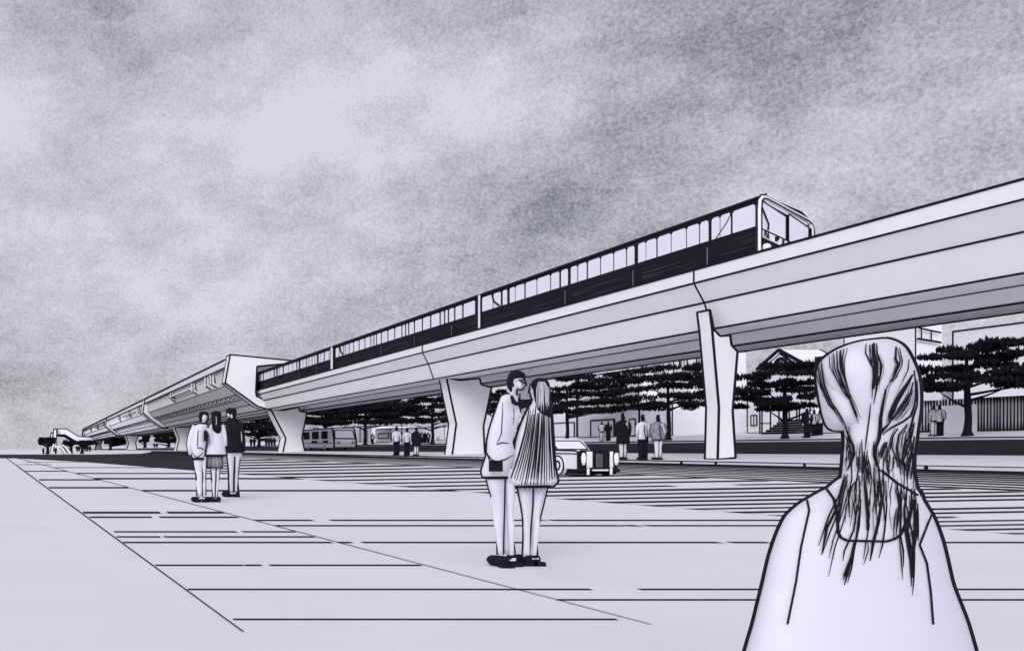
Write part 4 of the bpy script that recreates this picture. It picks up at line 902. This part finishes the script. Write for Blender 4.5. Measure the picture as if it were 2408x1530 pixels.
# hair falling over the back
m = M()
Z8 = lambda l: [(1730.8+a*.4857, 759.9+b*.4857) for a, b in l]
rnd = random.Random(4)
comb_ = []
for z_ in [min(q[0] for q in trows)+i*.01 for i in range(120)]:
    def at_(R_, i): return interp(z_, [(q[0], q[i]) for q in sorted(R_, key=lambda q: q[0])])
    zh_ = (min(q[0] for q in hrows), max(q[0] for q in trows))
    if z_ > zh_[1]: break
    t4 = [at_(trows, i) for i in (1, 2, 3, 4)]
    if z_ > zh_[0]:
        h4 = at_(hrows, 4)+.006; t4[3] = max(t4[3], h4)
    comb_.append((z_, *t4))
FALL = [([(525, 730), (500, 830), (450, 930), (400, 1075)], 5), ([(530, 740), (495, 880), (440, 990), (415, 1120)], 7), ([(540, 760), (500, 900), (455, 1010), (420, 1110)], 4), ([(545, 800), (510, 930), (470, 1050), (450, 1135)], 3.5), ([(550, 830), (520, 960), (480, 1080), (448, 1225)], 3.5),
        ([(600, 740), (560, 790), (545, 850), (550, 940)], 5), ([(595, 735), (600, 840), (580, 930), (570, 1000), (525, 1100), (517, 1150)], 5), ([(620, 740), (630, 830), (640, 940), (635, 1000)], 9), ([(605, 850), (595, 980), (570, 1100), (520, 1220)], 6), ([(575, 1050), (555, 1150), (525, 1265)], 7), ([(570, 1080), (545, 1180), (517, 1240)], 5), ([(580, 1060), (560, 1180), (540, 1255)], 4),
        ([(655, 800), (640, 900), (645, 980), (630, 1060), (617, 1140)], 4), ([(640, 1060), (640, 1100), (618, 1168)], 3), ([(690, 700), (705, 850), (690, 960), (665, 1060), (650, 1148)], 8), ([(725, 760), (730, 880), (720, 1000), (710, 1070), (692, 1135)], 4.5), ([(665, 1040), (660, 1100), (655, 1120)], 5),
        ([(780, 770), (790, 880), (775, 1025)], 6), ([(800, 760), (800, 900), (795, 1020), (810, 1100), (812, 1180)], 5), ([(790, 1030), (800, 1130), (808, 1240)], 3.5), ([(850, 800), (850, 900), (830, 1000), (845, 1080), (848, 1180)], 7), ([(830, 780), (815, 900), (820, 1000), (845, 1150), (850, 1270)], 6), ([(865, 850), (870, 950), (860, 1080), (855, 1230)], 8), ([(855, 1000), (865, 1110), (862, 1220), (855, 1315)], 4), ([(880, 870), (880, 960), (882, 1050)], 6), ([(860, 880), (875, 1000), (865, 1100)], 5), ([(800, 800), (830, 900), (850, 1000), (865, 1120)], 4), ([(540, 730), (515, 850), (495, 960), (500, 1000)], 5)]
for l, w in FALL: f.line(m, hrows if l[0][1] < 700 else comb_, Z8(l), w*.7, sub=4)
for i in range(30):
    x = rnd.uniform(520, 870); y = rnd.uniform(740, 900)
    f.line(m, comb_, Z8([(x, y), (x+rnd.uniform(-12, 8), y+60), (x+rnd.uniform(-22, 8), y+rnd.uniform(100, 160))]), rnd.uniform(1, 2.4))
for i in range(24):
    x = rnd.uniform(1990, 2148); y = rnd.uniform(985, 1130); dx = (x-2070)*.12
    f.line(m, (hrows, comb_), [(x, y), (x+rnd.uniform(-4, 4), y+30), (x+dx*.4+rnd.uniform(-5, 5), y+62), (x+dx+rnd.uniform(-6, 6), y+rnd.uniform(95, 135))], rnd.choice((1.0, 1.4, 1.8, 2.6)), sub=4)
f.line(m, (hrows, comb_), [(2073, 1105), (2110, 1135), (2158, 1163)], 5, taper=False)
m.build('hair_ends', f.root)
VX = 0.0

# ------------------------------------------------------------------ vehicles
root = empty('parked_car', (20.2, 33, .0)); L = root.location
tag(root, 'white old-fashioned car with a dark grille, behind the woman in the tent dress', 'car')
yf = 30.9; s = F/yf; zr = gz(20.5)
def C(x, y, Y=yf): return W(x, y, Y)
x0, x1 = C(1364, 1080).x, C(1452, 1080).x
def cyl_x(m, cx, cy, cz, r, w, mt, seg=20): return m.tube([(cx-w/2, cy, cz), (cx+w/2, cy, cz)], r, mt, seg)
zh = C(1400, 1059).z
m = M()
side = [(yf+.05, .28), (yf+.05, zh-.08), (yf+.35, zh), (yf+1.5, zh+.02), (yf+2.0, 1.36), (yf+2.3, 1.42), (yf+3.5, 1.42), (yf+3.85, 1.3), (yf+4.1, .95), (yf+4.15, .3)]
ax, bx = x0+.03, x1-.03
n = len(side)
vs = [(ax, a, b) for a, b in side]+[(bx, a, b) for a, b in side]
m.add(vs, [tuple(range(n)), tuple(range(2*n-1, n-1, -1))]+[(i, n+i, n+(i+1) % n, (i+1) % n) for i in range(n)], PAPER)
m.ink([(ax, a, b) for a, b in side[:6]], 4); m.ink([(ax, yf+.1, zh-.12), (ax, yf+3.9, zh-.08)], 3.4); m.ink([(ax, yf+2.3, 1.44), (ax, yf+3.6, 1.44)], 5)
m.ink([(ax, yf+.05, zh-.02), (bx, yf+.05, zh-.02)], 6)
m.build('body', root, L)
m = M(); m.add([(ax-.012, yf+1.62, zh+.03), (ax-.012, yf+2.08, 1.32), (ax-.012, yf+3.5, 1.32), (ax-.012, yf+3.6, zh+.03)], [(0, 1, 2, 3)], GLASS); m.ink([(ax-.012, yf+1.62, zh+.03), (ax-.012, yf+2.08, 1.32), (ax-.012, yf+3.5, 1.32)], 2.6); m.build('side_window', root, L)
m = M(); m.add([(ax+.06, yf+1.53, zh+.05), (bx-.06, yf+1.53, zh+.05), (bx-.1, yf+1.96, 1.33), (ax+.1, yf+1.96, 1.33)], [(0, 1, 2, 3)], GLASS); m.ink([(ax+.06, yf+1.52, zh+.05), (bx-.06, yf+1.52, zh+.05), (bx-.1, yf+1.95, 1.33), (ax+.1, yf+1.95, 1.33)], 3, closed=True); m.build('windscreen', root, L)
m = M(); a, b = C(1392, 1104), C(1431, 1061); m.box(a.x, b.x, yf-.06, yf+.06, a.z, b.z, INK)
for k in range(7): m.box(a.x+.12+k*.035, a.x+.13+k*.035, yf-.066, yf-.06, a.z+.06, b.z-.08, GREY)
m.build('grille', root, L)
m = M(); a, b = C(1352, 1108), C(1458, 1062); m.box(a.x+.1, b.x-.1, yf-.02, yf+.05, a.z, b.z, INK); m.build('front_panel', root, L)
for xa, xb in ((1378, 1391), (1432, 1440)):
    m = M(); a, b = C(xa, 1099), C(xb, 1061); m.box(a.x, b.x, yf-.05, yf+.04, a.z, b.z, PAPER); m.build('wing_panel', root, L)
for xc in (1369, 1446):
    m = M(); a = C(xc, 1078); m.loft([(a.z-.24, a.x-.03, a.x+.03, yf-.06, .04), (a.z-.12, a.x-.08, a.x+.08, yf-.06, .09), (a.z+.1, a.x-.085, a.x+.085, yf-.06, .09), (a.z+.22, a.x-.03, a.x+.03, yf-.06, .04)], PAPER, px=.022); m.build('headlight', root, L)
m = M(); a, b = C(1358, 1108, yf-.2), C(1456, 1103, yf-.2); m.tube([(a.x, yf-.2, (a.z+b.z)/2), (b.x, yf-.2, (a.z+b.z)/2)], .06, INK, 8); a, b = C(1393, 1106.5, yf-.27), C(1430, 1103, yf-.27); m.box(a.x, b.x, yf-.29, yf-.25, a.z, b.z, PAPER)
for xc in (1384, 1438): a = C(xc, 1108, yf-.3); m.tube([(a.x, yf-.28, a.z-.12), (a.x, yf-.28, a.z+.12)], .045, PAPER, 8)
m.build('bumper', root, L)
for (xx, yy) in ((x0-.02, yf+1.25), (x1-.12, yf+1.25), (x0-.02, yf+3.3), (x1-.12, yf+3.3)):
    w = M(); cyl_x(w, xx+.06, yy, zr+.36, .36, .18, PAPER, 24)
    w.tube([(xx-.035, yy+math.cos(t)*.36, zr+.36+math.sin(t)*.36) for t in [i*math.pi/10 for i in range(21)]], .03, INK, 5); wo = w.build('wheel', root, L)
    w = M(); w.tube([(xx-.04, yy+math.cos(t)*.14, zr+.36+math.sin(t)*.16) for t in [i*math.pi/8 for i in range(17)]], .035, INK, 5); q = w.build('hub', wo, L)
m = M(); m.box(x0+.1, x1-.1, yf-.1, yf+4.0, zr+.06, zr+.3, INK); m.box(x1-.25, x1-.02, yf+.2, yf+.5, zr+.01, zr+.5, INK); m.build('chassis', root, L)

root = empty('bus', (35.6, 106, gz(35))); L = root.location
tag(root, 'small white bus with dark side windows, right of the station pier', 'bus')
XB = 34.3; yf = 100.0; zb = gz(34.3); W_ = 2.6
m = M()
prof = [(yf+.1, zb+.35), (yf, zb+.9), (yf+.1, zb+1.35), (yf+.6, zb+2.5), (yf+.9, zb+2.65), (yf+12, zb+2.6), (yf+12, zb+.35)]
n = len(prof); vs = [(XB, a, b) for a, b in prof]+[(XB+W_, a, b) for a, b in prof]
m.add(vs, [tuple(range(n)), tuple(range(2*n-1, n-1, -1))]+[(i, n+i, n+(i+1) % n, (i+1) % n) for i in range(n)], PAPER)
m.ink([(XB, a, b) for a, b in prof[:5]], 4.5); m.ink([(XB+W_, a, b) for a, b in prof[:5]], 4); m.ink([(XB, yf+.9, zb+2.65), (XB, yf+12, zb+2.6)], 3); m.ink([(XB, yf+.9, zb+2.65), (XB+W_, yf+.9, zb+2.65)], 3); m.ink([(XB, yf, zb+.9), (XB, yf+12, zb+.9)], 1.5); m.ink([(XB, yf+.1, zb+.35), (XB+W_, yf+.1, zb+.35)], 3)
m.build('body', root, L)
m = M(); P = [(XB+.12, yf+.06, zb+1.42), (XB+W_-.12, yf+.06, zb+1.42), (XB+W_-.3, yf+.5, zb+2.4), (XB+.2, yf+.5, zb+2.4)]; m.prism_dir(P, (0, .05, 0), GLASS); m.ink(P, 2.6, closed=True); m.build('windscreen', root, L)
for ya, yb in ((1.2, 1.9), (2.3, 4.6), (5.6, 8.2), (9.2, 11.8)):
    m = M(); m.box(XB-.03, XB+.02, yf+ya, yf+yb, zb+1.4, zb+2.35, GLASS if ya < 2 else DARK); m.build('window', root, L)
for ya, yb in ((2.2, 4.0), (6.2, 8.4)):
    m = M(); m.box(XB-.03, XB+.02, yf+ya, yf+yb, zb+.95, zb+1.2, INK); m.build('vent', root, L)
for xx in (.35, 2.05):
    m = M(); m.box(XB+xx, XB+xx+.35, yf-.05, yf+.05, zb+.82, zb+1.06, INK); m.box(XB+xx+.08, XB+xx+.25, yf-.07, yf-.05, zb+.88, zb+1.0, GLASS); m.build('headlight', root, L)
for xx in (XB+.02, XB+W_-.3):
    for yy in (3.4, 9.5):
        w = M(); cyl_x(w, xx+.1, yf+yy, zb+.42, .5, .2, INK, 18); wo = w.build('wheel', root, L)
        w = M(); cyl_x(w, xx+.05, yf+yy, zb+.42, .3, .24, PAPER, 14); cyl_x(w, xx+.04, yf+yy, zb+.42, .16, .26, INK, 12); w.build('rim', wo, L)

# ------------------------------------------------------------------ camera, light, sky
sc = bpy.context.scene
cd = bpy.data.cameras.new('camera'); cam = bpy.data.objects.new('camera', cd); sc.collection.objects.link(cam); sc.camera = cam
cam.location = (0, 0, 1); cam.rotation_euler = (math.pi/2, 0, 0)
cd.sensor_width = 36; cd.lens = 36*F/2408
cd.shift_x = (1204-CX)/2408; cd.shift_y = (HZ-765)/2408
cd.clip_start = .05; cd.clip_end = 20000
EL, AZ = 24, 216     # degrees; azimuth of the sun measured from +y clockwise
sl = bpy.data.lights.new('sun', 'SUN'); sl.energy = 1.05; sl.angle = math.radians(24); sl.color = (1, .975, .95)
so = bpy.data.objects.new('sun', sl); sc.collection.objects.link(so)
d = Vector((math.sin(math.radians(AZ))*math.cos(math.radians(EL)), math.cos(math.radians(AZ))*math.cos(math.radians(EL)), math.sin(math.radians(EL))))
so.rotation_euler = d.to_track_quat('Z', 'Y').to_euler()
w = bpy.data.worlds.new('World'); sc.world = w; w.use_nodes = True
nt = w.node_tree; nt.nodes.clear()
N = lambda t: nt.nodes.new(t)
out = N('ShaderNodeOutputWorld'); bg = N('ShaderNodeBackground'); nt.links.new(bg.outputs[0], out.inputs[0])
sky = N('ShaderNodeTexSky'); sky.sky_type = 'NISHITA'; sky.sun_disc = False; sky.sun_elevation = math.radians(EL); sky.sun_rotation = math.radians(AZ)
tc = N('ShaderNodeTexCoord')
def noise(scale, detail, vec=None, rough=.6):
    n = N('ShaderNodeTexNoise'); n.inputs['Scale'].default_value = scale; n.inputs['Detail'].default_value = detail; n.inputs['Roughness'].default_value = rough
    nt.links.new(vec or tc.outputs['Generated'], n.inputs['Vector']); return n.outputs['Fac']
def math_(op, a, b=None, clamp=False):
    n = N('ShaderNodeMath'); n.operation = op; n.use_clamp = clamp
    for i, v in enumerate((a, b)):
        if v is None: continue
        if isinstance(v, (int, float)): n.inputs[i].default_value = v
        else: nt.links.new(v, n.inputs[i])
    return n.outputs[0]
mp = N('ShaderNodeMapping'); mp.inputs['Scale'].default_value = (1, 1, 1.7); mp.inputs['Location'].default_value = (3.1, .4, 2.3); nt.links.new(tc.outputs['Generated'], mp.inputs['Vector'])
big = noise(2.6, 5, mp.outputs['Vector'], .55); mid = noise(11, 5, mp.outputs['Vector'], .7); grain = noise(330, 2, None, .8)
sep = N('ShaderNodeSeparateXYZ'); nt.links.new(tc.outputs['Generated'], sep.inputs[0])
# cloud density grows to the right, clears to the left
gx = math_('MULTIPLY', sep.outputs['X'], .50)
c_ = math_('ADD', math_('MULTIPLY', math_('SUBTRACT', big, .5), 2.3), math_('MULTIPLY', math_('SUBTRACT', mid, .5), 1.05))
c_ = math_('ADD', c_, math_('MULTIPLY', math_('SUBTRACT', grain, .5), .95))
c_ = math_('MULTIPLY', c_, math_('ADD', .85, math_('MULTIPLY', math_('ABSOLUTE', sep.outputs['X']), .25))); c_ = math_('ADD', c_, gx); c_ = math_('ADD', c_, math_('MULTIPLY', math_('MAXIMUM', math_('SUBTRACT', .2, sep.outputs['Z']), 0.0), .9)); c_ = math_('ADD', c_, .17, True)
rp = N('ShaderNodeValToRGB'); nt.links.new(c_, rp.inputs['Fac'])
cr = rp.color_ramp; cr.elements[0].position = 0; cr.elements[0].color = (.60, .58, .68, 1); cr.elements[1].position = 1; cr.elements[1].color = (.075, .072, .088, 1)
e = cr.elements.new(.35); e.color = (.43, .415, .485, 1); e = cr.elements.new(.65); e.color = (.26, .25, .295, 1)
sm = N('ShaderNodeMixRGB'); sm.inputs[0].default_value = 1; sm.blend_type = 'MULTIPLY'; sm.inputs[2].default_value = (.1, .1, .1, 1); nt.links.new(sky.outputs[0], sm.inputs[1])
mx = N('ShaderNodeMixRGB'); mx.inputs[0].default_value = .06; nt.links.new(rp.outputs[0], mx.inputs[1]); nt.links.new(sm.outputs[0], mx.inputs[2])
bk = math_('ADD', 1.0, math_('MULTIPLY', math_('MAXIMUM', math_('MULTIPLY', sep.outputs['Y'], -1.0), 0.0), 1.15))  # extra sky brightness behind the camera, added to lift the ambient light
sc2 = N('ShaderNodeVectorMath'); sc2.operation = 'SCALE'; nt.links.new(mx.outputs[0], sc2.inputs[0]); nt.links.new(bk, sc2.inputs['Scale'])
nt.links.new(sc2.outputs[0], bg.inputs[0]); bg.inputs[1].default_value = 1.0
sc.view_settings.view_transform = 'Standard'; sc.view_settings.look = 'None'; sc.view_settings.gamma = 1; sc.view_settings.exposure = 0.25
sc.cycles.max_bounces = 8; sc.cycles.diffuse_bounces = 6
